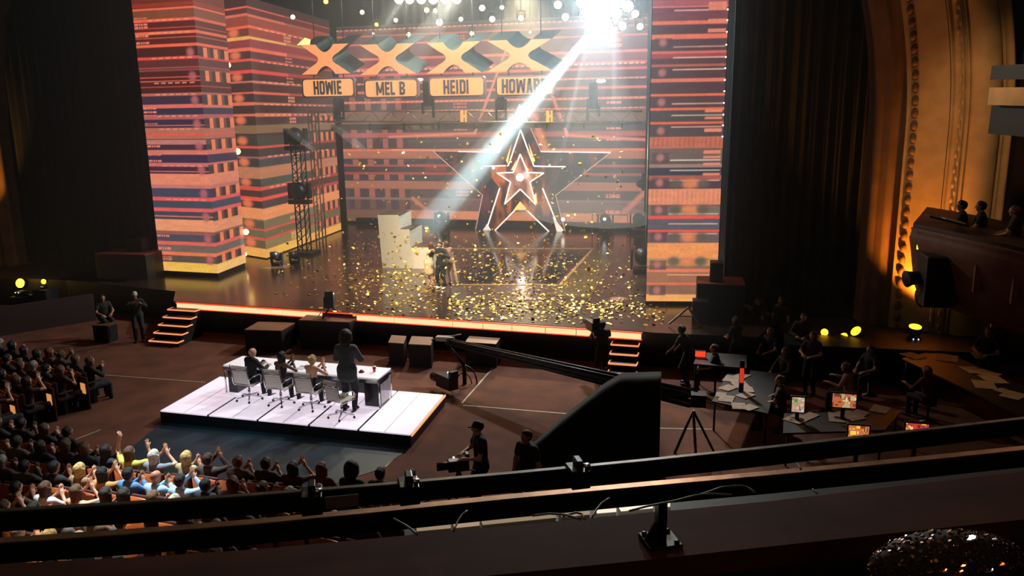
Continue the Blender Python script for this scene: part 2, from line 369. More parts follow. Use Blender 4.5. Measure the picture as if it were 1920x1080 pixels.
T1 = [(0, 7, (150, 50, 30)), (7, 10, (110, 40, 30)), (10, 14, (255, 105, 70)), (14, 30, (130, 68, 45)), (30, 36, (250, 100, 70)), (36, 54, (88, 28, 26)), (48, 49, (190, 80, 60)),
      (55, 61, (255, 110, 75)), (61, 79, (85, 28, 26)), (67, 68, (200, 90, 70)), (79, 85, (255, 105, 70)), (85, 102, (66, 28, 24)), (102, 108, (240, 70, 65)), (108, 123, (90, 42, 42)),
      (123, 125, (190, 80, 75)), (126, 131, (130, 70, 65)), (131, 172, (72, 26, 26)), (142, 143, (230, 90, 70)), (150, 151, (240, 100, 80)), (160, 161, (190, 70, 60)), (172, 177, (190, 100, 80)),
      (177, 194, (52, 42, 60)), (194, 201, (235, 110, 90)), (201, 214, (44, 44, 72)), (214, 222, (190, 90, 85)), (222, 238, (50, 42, 66)), (233, 234, (230, 100, 80)), (238, 259, (190, 108, 84)),
      (248, 252, (240, 90, 80)), (259, 262, (90, 60, 60)), (262, 270, (200, 125, 115)), (270, 281, (60, 40, 58)), (281, 290, (225, 120, 100)), (290, 305, (52, 40, 68)), (305, 312, (220, 110, 105)),
      (312, 326, (60, 36, 60)), (321, 322, (240, 110, 90)), (326, 347, (240, 140, 108)), (347, 354, (210, 120, 110)), (354, 371, (62, 66, 104)), (371, 378, (245, 90, 85)), (378, 391, (60, 72, 108)),
      (391, 398, (240, 95, 90)), (398, 412, (66, 66, 80)), (407, 408, (240, 130, 100)), (412, 434, (248, 158, 112)), (434, 442, (150, 90, 80)), (442, 455, (74, 74, 84)), (455, 462, (240, 100, 90)),
      (462, 475, (112, 100, 88)), (475, 481, (250, 125, 80)), (481, 494, (90, 78, 66)), (494, 522, (255, 196, 96))]
WIN = [(86, 104), (130, 151), (176, 195), (221, 240), (262, 281), (308, 326), (353, 371), (397, 415), (438, 455), (480, 494)]
def screens():
    tower = thing('screen_tower', (-17.7, 27.8, ST), 'tall left screen tower of orange and navy bands, nearest the left curtain', 'screen tower')
    W0, WC, WB = (-20.43, 28.06), (-17.69, 27.79), (-17.85, 30.16)
    def loc(p): return (p[0]+17.7, p[1]-27.8)
    zt = 13.6
    def mk(p, q, ref, back, name, fn, root, zt=zt, z0=ST+0.18, res=.035):
        s = Screen((p[0], p[1], 0), (q[0], q[1], 0), z0, zt, res, back); s.ref = ref; fn(s); s.noise(.08)
        o = s.build(name, None); o.location = (0, 0, 0); o.parent = root; o.matrix_parent_inverse = Matrix.Translation(-root.location)
        return o
    def f1(s):
        for a, b, c in T1: s.band(a, b, c)
        s.band(-80, 0, (110, 40, 30))
        for a, b in ((25, 30), (38, 48), (60, 65), (73, 78), (198, 212), (212, 217), (228, 233), (270, 276), (288, 293), (298, 304), (443, 448), (466, 480), (484, 492)):
            s.dots(a, b, .02, .24, (250, 130, 105), 6, 1 if b-a < 7 else 2)
        for a, b in WIN: s.blob((a+b)/2+2, .88, 9, .06, (190, 100, 100))
        for y in (33, 58, 105, 152, 175, 216, 240, 310, 374): s.dots(y-1, y+2, .25, .95, (255, 160, 120), 6, 1)
        s.band(496, 514, (255, 205, 70), .2, .9, .6)
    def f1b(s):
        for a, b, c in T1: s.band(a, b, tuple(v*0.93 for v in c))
        s.band(-80, 0, (110, 40, 30)); s.band(496, 522, (255, 200, 110))
        for a, b in WIN: s.windows(a, b, (.28, .62, .97), .2, (240, 128, 82))
    mk(W0, WC, WC, (90, 40, 35), 'screen_face', f1, tower); mk(WC, WB, WC, (90, 40, 35), 'side_face', f1b, tower)
    m = MB(); P = [Vector((loc(p)[0], loc(p)[1], -0.0)) for p in ((W0[0], W0[1]+.06), (WC[0]-.06, WC[1]+.06), (WB[0]-.06, WB[1]), (W0[0], W0[1]+2.4))]
    m.prism([p+Vector((0, 0, .001)) for p in P], (0, 0, zt-ST)); m.build('tower_frame', BLACK, tower)
    # second tower
    tower2 = thing('screen_tower', (-18, 32, ST), 'second screen tower with long receding orange face, behind the left one', 'screen tower')
    A, B, C = (-19.6, 32.8), (-17.89, 31.95), (-18.3, 40.98)
    T2 = [(-80, 10, (60, 30, 28)), (10, 13, (250, 100, 80)), (13, 24, (95, 36, 34)), (24, 29, (225, 110, 80)), (29, 46, (150, 62, 46)), (46, 51, (250, 100, 62)), (51, 66, (150, 58, 48)), (66, 72, (255, 180, 85)),
          (72, 88, (142, 52, 58)), (88, 94, (250, 110, 75)), (94, 109, (88, 45, 50)), (109, 114, (235, 80, 70)), (114, 130, (78, 50, 40)), (130, 136, (240, 70, 65)), (136, 150, (64, 36, 32)), (150, 154, (215, 110, 95)),
          (154, 171, (62, 36, 36)), (171, 175, (240, 100, 70)), (175, 191, (55, 36, 38)), (191, 196, (225, 110, 80)), (196, 212, (56, 36, 30)), (212, 217, (220, 110, 80)), (217, 234, (60, 42, 36)), (234, 250, (132, 100, 68)),
          (250, 255, (60, 45, 40)), (255, 273, (56, 60, 50)), (273, 278, (225, 80, 60)), (278, 293, (52, 48, 44)), (293, 297, (170, 90, 80)), (297, 313, (60, 64, 62)), (313, 335, (192, 122, 86)), (335, 350, (62, 74, 60)),
          (350, 357, (225, 80, 62)), (357, 370, (72, 44, 42)), (370, 377, (240, 80, 62)), (377, 390, (66, 50, 48)), (390, 412, (245, 150, 92)), (412, 429, (120, 106, 72)), (429, 433, (225, 80, 60)), (433, 446, (104, 98, 66)),
          (446, 450, (225, 80, 60)), (450, 467, (140, 120, 74)), (467, 490, (255, 180, 84))]
    DK = [(52, 66), (95, 109), (137, 150), (176, 191), (218, 233), (256, 273), (298, 312), (336, 350), (378, 390), (414, 430), (451, 466)]
    def f2(s):
        for a, b, c in T2: s.band(a, b, c)
        for a, b in DK: s.band(a, b, (45, 30, 32), 0, 1, .4); s.blob((a+b)/2, .42, 8, .2, (248, 122, 78))
    def f2b(s):
        for a, b, c in T2:
            s.band(a, b, c); 
            if b-a < 8: s.band(a, b, tuple(v*.75 for v in c), .4, 1)
        for a, b in DK[4:]: s.windows(a-3, b, (.70, .79, .87, .95), .035, (225, 120, 80), (52, 40, 40))
        for a, b in DK[:9]: s.dots(a, b, .38, .46, (240, 150, 110), 4, 2)
        for y in (48, 111, 152, 194, 214, 295, 353): s.dots(y-1, y+2, .1, .9, (255, 165, 130), 12, 1)
        s.band(470, 482, (255, 205, 70), .12, .4, .7); s.band(451, 466, (225, 180, 90), .3, .48, .8); s.band(418, 426, (225, 150, 90), .3, .48, .8)
    zt2 = 12.15
    mk(A, B, B, (60, 35, 30), 'screen_face', f2, tower2, zt2, ST+.05); mk(B, C, B, (60, 35, 30), 'side_face', f2b, tower2, zt2, ST+.05, .05)
    m = MB(); P = [Vector((p[0]+18, p[1]-32, .001)) for p in ((A[0], A[1]+.08), (B[0]-.08, B[1]+.08), (C[0]-.1, C[1]), (-21, 41))]
    m.prism(P, (0, 0, zt2-ST-.03)); m.build('tower_frame', BLACK, tower2)
    # right tower
    tower3 = thing('screen_tower', (0, 25.8, ST), 'tall right screen tower of salmon and grey bands beside the curtain', 'screen tower')
    R0, R1 = (-1.01, 25.70), (1.22, 25.98)
    T3 = [(-90, 0, (150, 90, 95)), (0, 11, (170, 90, 100)), (11, 15, (235, 130, 120)), (15, 41, (118, 68, 78)), (20, 22, (235, 180, 180)), (40, 47, (240, 118, 90)), (47, 66, (84, 58, 66)), (65, 73, (240, 120, 90)),  # topmost pink bands hold the haze in their colour
          (73, 95, (84, 64, 70)), (87, 89, (210, 150, 140)), (95, 100, (225, 110, 95)), (100, 110, (168, 72, 76)), (108, 109, (240, 190, 180)), (110, 120, (88, 60, 64)), (120, 125, (185, 95, 80)), (125, 148, (80, 58, 62)),
          (130, 131, (240, 190, 160)), (148, 153, (230, 120, 95)), (153, 175, (82, 58, 62)), (175, 181, (245, 115, 75)), (181, 201, (84, 62, 64)), (194, 195, (220, 170, 150)), (201, 207, (245, 112, 72)), (207, 228, (76, 70, 70)),
          (216, 217, (200, 180, 165)), (228, 233, (245, 105, 70)), (233, 257, (80, 70, 70)), (237, 238, (220, 160, 140)), (257, 277, (205, 112, 86)), (277, 300, (112, 96, 86)), (299, 300, (235, 215, 200)), (300, 308, (96, 84, 80)),
          (308, 313, (160, 128, 114)), (313, 329, (56, 58, 68)), (318, 320, (200, 190, 180)), (329, 337, (170, 92, 78)), (338, 339, (225, 170, 150)), (339, 354, (82, 62, 70)), (354, 382, (242, 150, 110)), (382, 386, (140, 90, 78)),
          (386, 404, (122, 112, 96)), (399, 401, (220, 180, 150)), (404, 409, (245, 85, 72)), (409, 430, (92, 90, 100)), (418, 420, (215, 190, 170)), (430, 435, (245, 85, 68)), (435, 454, (112, 92, 90)), (438, 439, (235, 170, 140)),
          (454, 482, (255, 160, 92)), (482, 498, (196, 146, 90)), (498, 504, (150, 110, 80)), (504, 509, (245, 130, 95)), (509, 528, (165, 112, 82)), (515, 516, (240, 180, 140)), (528, 533, (250, 115, 75)), (533, 550, (144, 104, 82)), (550, 578, (255, 178, 96))]
    def f3(s):
        for a, b, c in T3:
            if b-a <= 2: s.band(a, b, c, .3, .97)
            else: s.band(a, b, c)
        for y in (80, 137, 192, 246, 296, 343, 394, 444, 496, 544): s.band(y-10, y+9, (80, 60, 70), .05, .28, .6); s.blob(y, .15, 7, .05, (190, 118, 108))
        for y in (345, 393, 445, 490): s.blob(y, .58, 9, .13, (235, 140, 90)); s.blob(y, .38, 8, .08, (96, 92, 80)); s.blob(y, .76, 8, .08, (96, 92, 80))
        for a, b in ((4, 22), (36, 46), (54, 64), (204, 214), (218, 226), (240, 250), (281, 300), (305, 312), (322, 330)): s.dots(a, b, .76, .99, (240, 140, 110), 5, 1 if b-a < 12 else 2)
        for x in np.arange(.06, 1, .06): s.band(258, 276, (150, 80, 64), x, x+.01, .4); s.band(356, 381, (200, 120, 90), x, x+.01, .4)
    mk(R0, R1, R0, (90, 65, 65), 'screen_face', f3, tower3, 13.4, ST+.12)
    m = MB(); m.prism([(R0[0]-.02, R0[1]-25.8+.06, .001), (R1[0]+.02, R1[1]-25.8+.06, .001), (R1[0], R1[1]-25.8+1.4, .001), (R0[0]-.02, R0[1]-25.8+1.4, .001)], (0, 0, 12.2)); m.build('tower_frame', BLACK, tower3)
    for y in (18, 38, 60, 84, 107, 128, 150, 171, 193, 215, 235, 256): MB().ball((R1[0]-.02, R1[1]-25.8-.05, z_on(*R1, y)-ST), .025, 6).build('edge_bulb', mat('warm white bulb', (255, 230, 200), emit=4, ergb=(255, 225, 190)), tower3)
    # back wall
    wall = thing('screen_wall', (-10, 43.4, ST), 'wide back screen wall with glowing bands and a star outline', 'screen wall')
    L, Rr = (-19.2, 43.9), (-1.9, 43.0)
    TW = [(40, 45, (50, 35, 35)), (45, 49, (130, 70, 60)), (49, 57, (96, 56, 52)), (57, 60, (200, 95, 80)), (60, 73, (98, 60, 56)), (73, 77, (235, 110, 95)), (77, 100, (108, 54, 56)), (100, 106, (235, 120, 100)), (106, 121, (140, 62, 66)),
          (121, 126, (225, 100, 95)), (126, 132, (105, 54, 58)), (132, 137, (235, 90, 92)), (137, 150, (96, 50, 55)), (150, 153, (220, 110, 90)), (153, 166, (84, 52, 56)), (166, 170, (230, 110, 85)), (170, 185, (76, 52, 54)),
          (185, 189, (225, 105, 75)), (189, 204, (80, 60, 56)), (204, 207, (190, 95, 80)), (207, 230, (118, 86, 70)), (230, 233, (66, 52, 50)), (233, 247, (66, 62, 62)), (247, 256, (180, 84, 74)), (256, 278, (66, 56, 60)),
          (262, 264, (110, 88, 86)), (278, 283, (235, 110, 80)), (283, 297, (180, 106, 82)), (297, 308, (48, 50, 60)), (308, 312, (178, 74, 64)), (312, 323, (56, 46, 54)), (323, 327, (170, 64, 56)), (327, 339, (58, 52, 60)),
          (339, 355, (172, 104, 80)), (355, 372, (78, 68, 70)), (372, 376, (130, 100, 95)), (376, 396, (112, 84, 78)), (396, 400, (220, 140, 100)), (400, 420, (226, 136, 98))]
    def fw(s):
        s.ref = (-10.5, 43.45)
        for a, b, c in TW: s.band(a, b, c)
        for i, (a, b) in enumerate(((137, 150), (170, 185), (189, 203), (234, 246), (258, 277), (298, 309), (327, 338), (355, 372), (376, 394))):
            s.windows(a, b, (.045, .10, .155, .205), .018, (165, 92, 76), (58, 44, 50))
        for a, b in ((62, 72), (78, 92), (108, 119), (190, 202), (234, 245), (358, 368)): s.dots(a, b, .395, .44, (225, 120, 100), 5, 2)
        for a, b in ((62, 72), (78, 98), (184, 200), (232, 245), (258, 264), (360, 368), (390, 396)): s.dots(a, b, .885, .93, (240, 140, 120), 5, 2)
        for a in (46, 125, 151, 187, 205): s.dots(a-1, a+2, 0, 1, (255, 175, 140), 60, 1)
        s.band(395, 420, (112, 78, 62), 0, .22); s.band(376, 396, (70, 58, 62), 0, .22, .6)
        s.band(312, 322, (120, 44, 48), .29, .36); s.band(297, 308, (70, 66, 90), .3, .5, .4)
        s.line([(948, 95), (890, 250), (730, 257)], .14, (238, 130, 105)); s.line([(1035, 178), (1064, 254), (1212, 262)], .17, (235, 125, 100))
        s.line([(1212, 358), (1158, 410)], .3, (205, 120, 98)); s.line([(774, 372), (822, 412)], .22, (205, 120, 98))
        s.line([(1000, 215), (1022, 283)], .45, (228, 132, 98)); s.line([(957, 215), (932, 283)], .34, (215, 150, 130))
        s.line([(735, 281), (935, 284)], .08, (255, 150, 110)); s.line([(1018, 283), (1146, 284)], .09, (255, 140, 95))
    mk(L, Rr, L, (80, 55, 55), 'screen_face', fw, wall, 12.15, z_on(-10.5, 43.45, 420), .045)
    m = MB(); m.box((0, .55, 5.5), (17.6, .5, 11.0), rz=math.atan2(-.9, 17.3)); m.build('wall_frame', BLACK, wall)
    m = MB(); m.box((0, -.12, .18), (17.0, .35, .36), rz=math.atan2(-.9, 17.3)); m.build('skirting', BLACK, wall)
screens()
# ------------------------------------------------------------------ star
def star():
    YS = 42.2
    def q(px, py, dy=0.0): return aty(px, py, YS)+Vector((0, dy, 0))-org
    org = Vector(aty(978, 432, YS)); org.z = ST; org = Vector((org.x, YS, ST))
    root = thing('star_sculpture', org, 'large freestanding nested star with glowing outlines before the back screen', 'star')
    S1 = [(975, 196), (1015, 284), (1145, 286), (1042, 366), (1060, 434), (1036, 434), (978, 384), (918, 432), (892, 430), (905, 366), (812, 283), (936, 285)]
    S2 = [(978, 243), (1003, 311), (1062, 312), (1019, 352), (1052, 433), (1031, 433), (978, 382), (930, 431), (914, 430), (939, 352), (906, 311), (955, 310)]
    S3 = [(979, 288), (993, 322), (1023, 323), (997, 340), (1008, 382), (979, 353), (950, 381), (961, 340), (936, 323), (966, 322)]
    def q3(lst, dy): return [q(x, y, dy) for x, y in lst]
    def streak(name, a, b, c, st, rad=0):
        m = bpy.data.materials.new(name); m.use_nodes = True; nt = m.node_tree; p = nt.nodes['Principled BSDF']
        tc = nt.nodes.new('ShaderNodeTexCoord'); mp = nt.nodes.new('ShaderNodeMapping'); mp.inputs['Scale'].default_value = (1.3, 1, .5); mp.inputs['Rotation'].default_value = (0, .35, 0)
        nz = nt.nodes.new('ShaderNodeTexNoise'); nz.inputs['Scale'].default_value = 1.6; nz.inputs['Detail'].default_value = 1
        cr = nt.nodes.new('ShaderNodeValToRGB'); e = cr.color_ramp.elements
        e[0].position = .38; e[0].color = [*s2l(a), 1]; e[1].position = .62; e[1].color = [*s2l(c), 1]; k = e.new(.52); k.color = [*s2l(b), 1]
        nt.links.new(tc.outputs['Object'], mp.inputs[0]); nt.links.new(mp.outputs[0], nz.inputs['Vector']); nt.links.new(nz.outputs['Fac'], cr.inputs[0])
        nt.links.new(cr.outputs[0], p.inputs['Emission Color']); p.inputs['Emission Strength'].default_value = st
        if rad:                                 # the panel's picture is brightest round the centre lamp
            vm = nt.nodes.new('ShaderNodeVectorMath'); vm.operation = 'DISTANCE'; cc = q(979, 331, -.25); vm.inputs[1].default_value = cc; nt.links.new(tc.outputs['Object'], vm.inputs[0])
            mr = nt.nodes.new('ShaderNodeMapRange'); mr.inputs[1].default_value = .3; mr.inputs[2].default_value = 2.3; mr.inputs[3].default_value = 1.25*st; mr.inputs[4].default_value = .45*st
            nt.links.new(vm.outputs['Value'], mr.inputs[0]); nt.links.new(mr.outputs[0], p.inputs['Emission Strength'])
        p.inputs['Base Color'].default_value = (.01, .01, .012, 1); p.inputs['Roughness'].default_value = .2; m.cycles.emission_sampling = 'NONE'; return m
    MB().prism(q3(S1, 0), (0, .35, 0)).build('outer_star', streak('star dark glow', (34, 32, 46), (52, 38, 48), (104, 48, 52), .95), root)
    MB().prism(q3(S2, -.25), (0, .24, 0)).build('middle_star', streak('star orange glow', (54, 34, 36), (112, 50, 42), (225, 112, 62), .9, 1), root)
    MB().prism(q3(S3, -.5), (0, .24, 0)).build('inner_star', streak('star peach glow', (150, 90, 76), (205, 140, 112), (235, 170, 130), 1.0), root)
    white = mat('white edge tube', (255, 250, 240), emit=1.3, ergb=(255, 240, 225)); dimw = mat('dim edge tube', (190, 160, 140), emit=.55, ergb=(220, 180, 160))
    def edges(lst, dy, r, mt, nm, closed=True, skip=()):
        m = MB(); P = q3(lst, dy)
        for i in range(len(P)-(0 if closed else 1)):
            if i in skip: continue
            m.tube([P[i], P[(i+1) % len(P)]], r, 6)
        m.build(nm, mt, root)
    edges(S1, -.03, .03, dimw, 'outer_edge', skip=(4, 5, 6, 7))
    edges([(1015, 284), (1145, 286)], -.05, .035, white, 'outer_edge', False)
    edges([(936, 285), (860, 284)], -.05, .035, white, 'outer_edge', False)
    edges([(975, 196), (936, 285)], -.05, .035, white, 'outer_edge', False)
    edges(S2, -.28, .035, white, 'middle_edge', skip=(2, 9, 4, 7))
    edges(S3, -.53, .035, white, 'inner_edge')
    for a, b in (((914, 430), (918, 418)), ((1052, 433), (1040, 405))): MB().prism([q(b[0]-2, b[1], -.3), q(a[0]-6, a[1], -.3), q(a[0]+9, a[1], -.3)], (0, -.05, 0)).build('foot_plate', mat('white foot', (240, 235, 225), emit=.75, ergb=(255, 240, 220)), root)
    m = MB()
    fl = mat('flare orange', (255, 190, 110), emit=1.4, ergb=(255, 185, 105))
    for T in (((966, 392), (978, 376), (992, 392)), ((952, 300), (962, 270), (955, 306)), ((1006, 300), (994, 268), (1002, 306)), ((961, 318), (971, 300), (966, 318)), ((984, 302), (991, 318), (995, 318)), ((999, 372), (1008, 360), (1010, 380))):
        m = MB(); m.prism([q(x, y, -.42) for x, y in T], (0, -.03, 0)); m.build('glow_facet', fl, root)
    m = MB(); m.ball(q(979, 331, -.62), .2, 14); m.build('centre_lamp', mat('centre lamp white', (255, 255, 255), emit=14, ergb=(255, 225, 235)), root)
    sl = mat('small lamp white', (255, 255, 255), emit=6, ergb=(255, 235, 200)); MB().ball(q(929, 314, -.5), .07, 8).build('small_lamp', sl, root); MB().ball(q(1056, 411, -.1), .1, 8).build('small_lamp', sl, root)
star()
lamp('star_glow', 'POINT', aty(979, 331, 41.2), None, 25, (1.0, .75, .8), .2)

# ------------------------------------------------------------------ X lights and name boards
def xlights():
    orange = mat('lit amber face', (120, 70, 40), 0.5, emit=.9, ergb=(255, 160, 100), vary=.05)
    boardm = mat('lit amber board', (120, 70, 40), 0.5, emit=.95, ergb=(255, 170, 102), vary=.05)
    shell = mat('dark teal shell', (36, 50, 54), .5, .2); rim = mat('grey board rim', (110, 84, 82), .5, .2)
    ink = mat('dark lettering', (46, 32, 34), .8)
    Y = 32.0
    info = [((560, 112), (568, 150, 662, 179), 'HOWIE', 'leftmost giant X light', '', 0),
            ((676, 112), (685, 152, 781, 180), 'MEL B', 'second giant X light', '', 1),
            ((801, 108), (806, 148, 906, 178), 'HEIDI', 'third giant X light', '', 2),
            ((922, 106), (932, 146, 1036, 176), 'HOWARD', 'rightmost giant X light', '', 3)]
    xc = [(609, 111, 100), (726, 111, 112), (850, 108, 106), (973, 104, 122)]
    for (c, w), (_, bd, txt, lab, _2, k) in zip([((x[0], x[1]), x[2]) for x in xc], info):
        P = aty(c[0], c[1], Y); root = thing('x_light', P, lab+' with amber face and dark sides, above board '+txt, 'X light', 'giant X lights over the stage')
        s = w/2/1500*Y*1.01; h = 27/1500*Y*1.03
        # X outline with curved crotches
        half = []
        def Q(t, p0, p1, p2): return ((1-t)**2*p0[0]+2*t*(1-t)*p1[0]+t*t*p2[0], (1-t)**2*p0[1]+2*t*(1-t)*p1[1]+t*t*p2[1])
        out = []
        tw = .30*s; hm = .20
        out += [Q(t, (-s*.97+2*tw, h), (0, -h*.25+h*.2), (s*.97-2*tw, h)) for t in np.linspace(0, 1, 9)]      # top notch
        out += [(s*.97, h)]
        out += [Q(t, (s*.52, h*.42), (s*.02, 0), (s*.52, -h*.42)) for t in np.linspace(0, 1, 7)]
        out += [(s, -h)]
        out += [Q(t, (s-2*tw, -h), (0, h*.1), (-s+2*tw, -h)) for t in np.linspace(0, 1, 9)]
        out += [(-s, -h)]
        out += [Q(t, (-s*.52, -h*.42), (-s*.02, 0), (-s*.52, h*.42)) for t in np.linspace(0, 1, 7)]
        out += [(-s*.97, h)]
        face = [Vector((x, 0, z)) for x, z in out]
        MB().prism(face, (0, .06, 0)).build('lit_face', orange, root)
        MB().prism([p+Vector((.02, .06, 0)) for p in face], (.28, .9, .42)).build('shell', shell, root)
        for dx in (-s*.6, s*.6): MB().tube([(dx, .5, h), (dx, .5, 13.5-P.z)], .02, 6).build('hanging_wire', BLACKM, root)
        if k == 0:
            m = MB(); m.prism([(-s*1.1, -.05, h), (-s*.75, -.05, h+.28), (-s*.55, -.05, h+.2), (-s*.6, -.05, h)], (0, .08, 0)); m.build('lit_tip', mat('pale amber tip', (255, 225, 150), emit=1, ergb=(255, 222, 140)), root)
        # board
        A, B = aty(bd[0], bd[1], Y), aty(bd[2], bd[3], Y); bx, bz = (A.x+B.x)/2, (A.z+B.z)/2; bw, bh = abs(B.x-A.x), abs(A.z-B.z)
        br = thing('name_board', (bx, Y, bz), 'illuminated amber name board reading '+txt, 'name board', 'name boards under the X lights')
        def rr(w_, h_, y_, r_=.12):
            pts = []
            for cx, cz, a0 in ((w_/2-r_, h_/2-r_, 0), (-w_/2+r_, h_/2-r_, 90), (-w_/2+r_, -h_/2+r_, 180), (w_/2-r_, -h_/2+r_, 270)):
                pts += [Vector((cx+r_*math.cos(math.radians(a0+t)), y_, cz+r_*math.sin(math.radians(a0+t)))) for t in (0, 22, 45, 68, 90)]
            return pts
        MB().prism(rr(bw+.16, bh+.14, .03), (0, .25, 0)).build('board_case', rim, br)
        MB().prism(rr(bw, bh, -.02), (0, .04, 0)).build('lit_panel', boardm, br)
        for dx in (-bw*.3, bw*.3): MB().tube([(dx, .15, bh/2), (dx, .15, P.z-bz-h*.7)], .03, 6).build('bracket', shell, br)
        wpx = {'HOWIE': 57, 'MEL B': 57, 'HEIDI': 49, 'HOWARD': 84}[txt]/1500*Y*1.02; hh = bh*.84
        GW = {'W': 1.45, 'M': 1.45, 'I': .42, ' ': .5, 'E': .85, 'L': .8}; tot = sum(GW.get(c, 1.0) for c in txt)+.16*(len(txt)-1); ux = wpx/tot; x = -wpx/2; T = .34; m = MB()
        def bar2(x0, z0, x1, z1, w=T):
            a, b = Vector((x0*ux, 0, z0*hh)), Vector((x1*ux, 0, z1*hh)); q = Vector((w*ux/2, 0, 0)); o2 = Vector((x, -.03, -hh/2))
            m.prism([a-q+o2, a+q+o2, b+q+o2, b-q+o2], (0, -.02, 0))
        def hb(x0, x1, z): o2 = Vector((x, -.03, -hh/2)); m.prism([Vector((x0*ux, 0, z*hh-.055))+o2, Vector((x1*ux, 0, z*hh-.055))+o2, Vector((x1*ux, 0, z*hh+.055))+o2, Vector((x0*ux, 0, z*hh+.055))+o2], (0, -.022, 0))
        dz = .055/hh; t = T/2
        for ch in txt:
            w = GW.get(ch, 1.0)
            if ch in 'HEILMRB' : bar2(t, 0, t, 1)
            if ch == 'H': bar2(w-t, 0, w-t, 1); hb(t, w-t, .5)
            if ch == 'E': hb(t, w, dz); hb(t, w*.9, .5); hb(t, w, 1-dz)
            if ch == 'L': hb(t, w, dz)
            if ch in 'OD': bar2(t, .06 if ch == 'O' else 0, t, .94 if ch == 'O' else 1); bar2(w-t, .08, w-t, .92); hb(t*.8, w-t*1.2, dz); hb(t*.8, w-t*1.2, 1-dz)
            if ch == 'W': bar2(t*.8, 1, t*1.7, 0); bar2(w/2, .9, t*1.7, 0); bar2(w/2, .9, w-t*1.7, 0); bar2(w-t*.8, 1, w-t*1.7, 0)
            if ch == 'M': bar2(w-t, 0, w-t, 1); bar2(t, 1, w/2, .15); bar2(w-t, 1, w/2, .15)
            if ch == 'A': bar2(t, 0, w/2-.04, 1); bar2(w-t, 0, w/2+.04, 1); hb(t*1.6, w-t*1.6, .3)
            if ch in 'RB': hb(t, w-t*1.3, 1-dz); hb(t, w-t*1.3, .5); bar2(w-t, .56, w-t, .92)
            if ch == 'R': bar2(w*.6, .5, w-t, 0)
            if ch == 'B': hb(t, w-t*1.3, dz); bar2(w-t, .08, w-t, .46)
            x += (w+.16)*ux
        m.build('lettering', ink, br)
xlights()

# ------------------------------------------------------------------ lighting truss before the back wall
def truss():
    Y = 36.0; A, B = aty(577, 209, Y), aty(1203, 209, Y); A2, B2 = aty(577, 228, Y), aty(1203, 230, Y)
    root = thing('lighting_truss', (A.x, Y, ST), 'long silver lattice truss crossing in front of the back screen wall', 'truss')
    o = Vector((A.x, Y, ST)); m = MB()
    A, B, A2, B2 = A-o, B-o, A2-o, B2-o; w = Vector((0, .5, 0))
    for a, b in ((A, B), (A2, B2), (A+w, B+w), (A2+w, B2+w)): m.tube([a, b], .045, 6)
    m.build('chord', ALU, root); m = MB(); N = 34
    for i in range(N):
        t, t2 = i/N, (i+1)/N; a, b = A.lerp(B, t), A2.lerp(B2, t2); c, d = A2.lerp(B2, t), A.lerp(B, t2)
        m.tube([a, b] if i % 2 else [c, d], .02, 5); m.tube([A.lerp(B, t), A.lerp(B, t2)+w], .018, 5)
    m.build('lattice', ALU, root)
    m = MB(); L = Vector((A.x, 0, 0))
    for dx, dy in ((0, 0), (.35, 0), (0, .35), (.35, .35)): m.tube([(A.x+dx, dy, 0), (A.x+dx, dy, A.z)], .035, 6)
    for k in range(16):
        z = A.z*k/16; z2 = A.z*(k+1)/16; m.tube([(A.x+(0 if k % 2 else .35), 0, z), (A.x+(.35 if k % 2 else 0), 0, z2)], .018, 5)
    m.build('upright', ALU, root)
    m = MB()
    for dx in (0, .35): m.tube([(B.x+dx+.3, 0, 0), (B.x+dx+.3, 0, B.z)], .035, 6)
    m.build('upright', ALU, root)
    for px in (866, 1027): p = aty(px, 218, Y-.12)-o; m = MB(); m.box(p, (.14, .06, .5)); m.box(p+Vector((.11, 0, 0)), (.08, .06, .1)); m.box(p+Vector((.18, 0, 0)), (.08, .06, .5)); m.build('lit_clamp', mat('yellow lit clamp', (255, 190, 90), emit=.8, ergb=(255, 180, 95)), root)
    # grey girder just below, its own thing
    g = thing('girder', aty(890, 236, 36.7), 'brown grey girder under the silver lattice truss', 'girder')
    m = MB(); m.box((0, 0, 0), (14.2, .2, .26)); m.build('beam', mat('brown girder', (130, 104, 84), .6), g)
    for i in range(9): MB().box((-6.8+i*1.7, -.13, 0), (.08, .06, .34)).build('bracket', BLACKM, g)
truss()

# ------------------------------------------------------------------ hanging lights
def fixture(px, py, Y, col, label, size=.16, yaw=None, bright=6, ztop=13.6, name='stage_light'):
    P = aty(px, py, Y); to = (Vector((0, 0, CAM_H))-P).normalized()
    root = thing(name, P, label, 'stage light', 'stage lights hung over the stage')
    R = to.to_track_quat('Z', 'Y').to_matrix() if yaw is None else Vector(yaw).normalized().to_track_quat('Z', 'Y').to_matrix()
    MB().lathe([(size*.5, -size*2.6), (size*.9, -size*2.2), (size*1.0, -size*.3), (size*1.15, 0)], n=14, R=R).build('can', BLACKM, root)
    MB().lathe([(size*.95, .005), (size*.6, size*.25), (size*.1, size*.34)], n=14, R=R).build('lens', mat('lens %d %d %d %g' % (*col, bright), col, emit=bright, ergb=col, vary=0), root)
    m = MB(); m.tube([R@Vector((size*1.25, 0, -size)), R@Vector((size*1.25, 0, -size))+Vector((0, 0, size*2.4))], size*.12, 5); m.tube([R@Vector((-size*1.25, 0, -size)), R@Vector((-size*1.25, 0, -size))+Vector((0, 0, size*2.4))], size*.12, 5)
    m.tube([R@Vector((size*1.25, 0, -size))+Vector((0, 0, size*2.4)), R@Vector((-size*1.25, 0, -size))+Vector((0, 0, size*2.4))], size*.12, 5)
    m.tube([R@Vector((0, 0, -size))+Vector((0, 0, size*2.3)), R@Vector((0, 0, -size))+Vector((0, 0, ztop-P.z))], size*.1, 5)
    m.build('yoke', BLACKM, root)
    return root
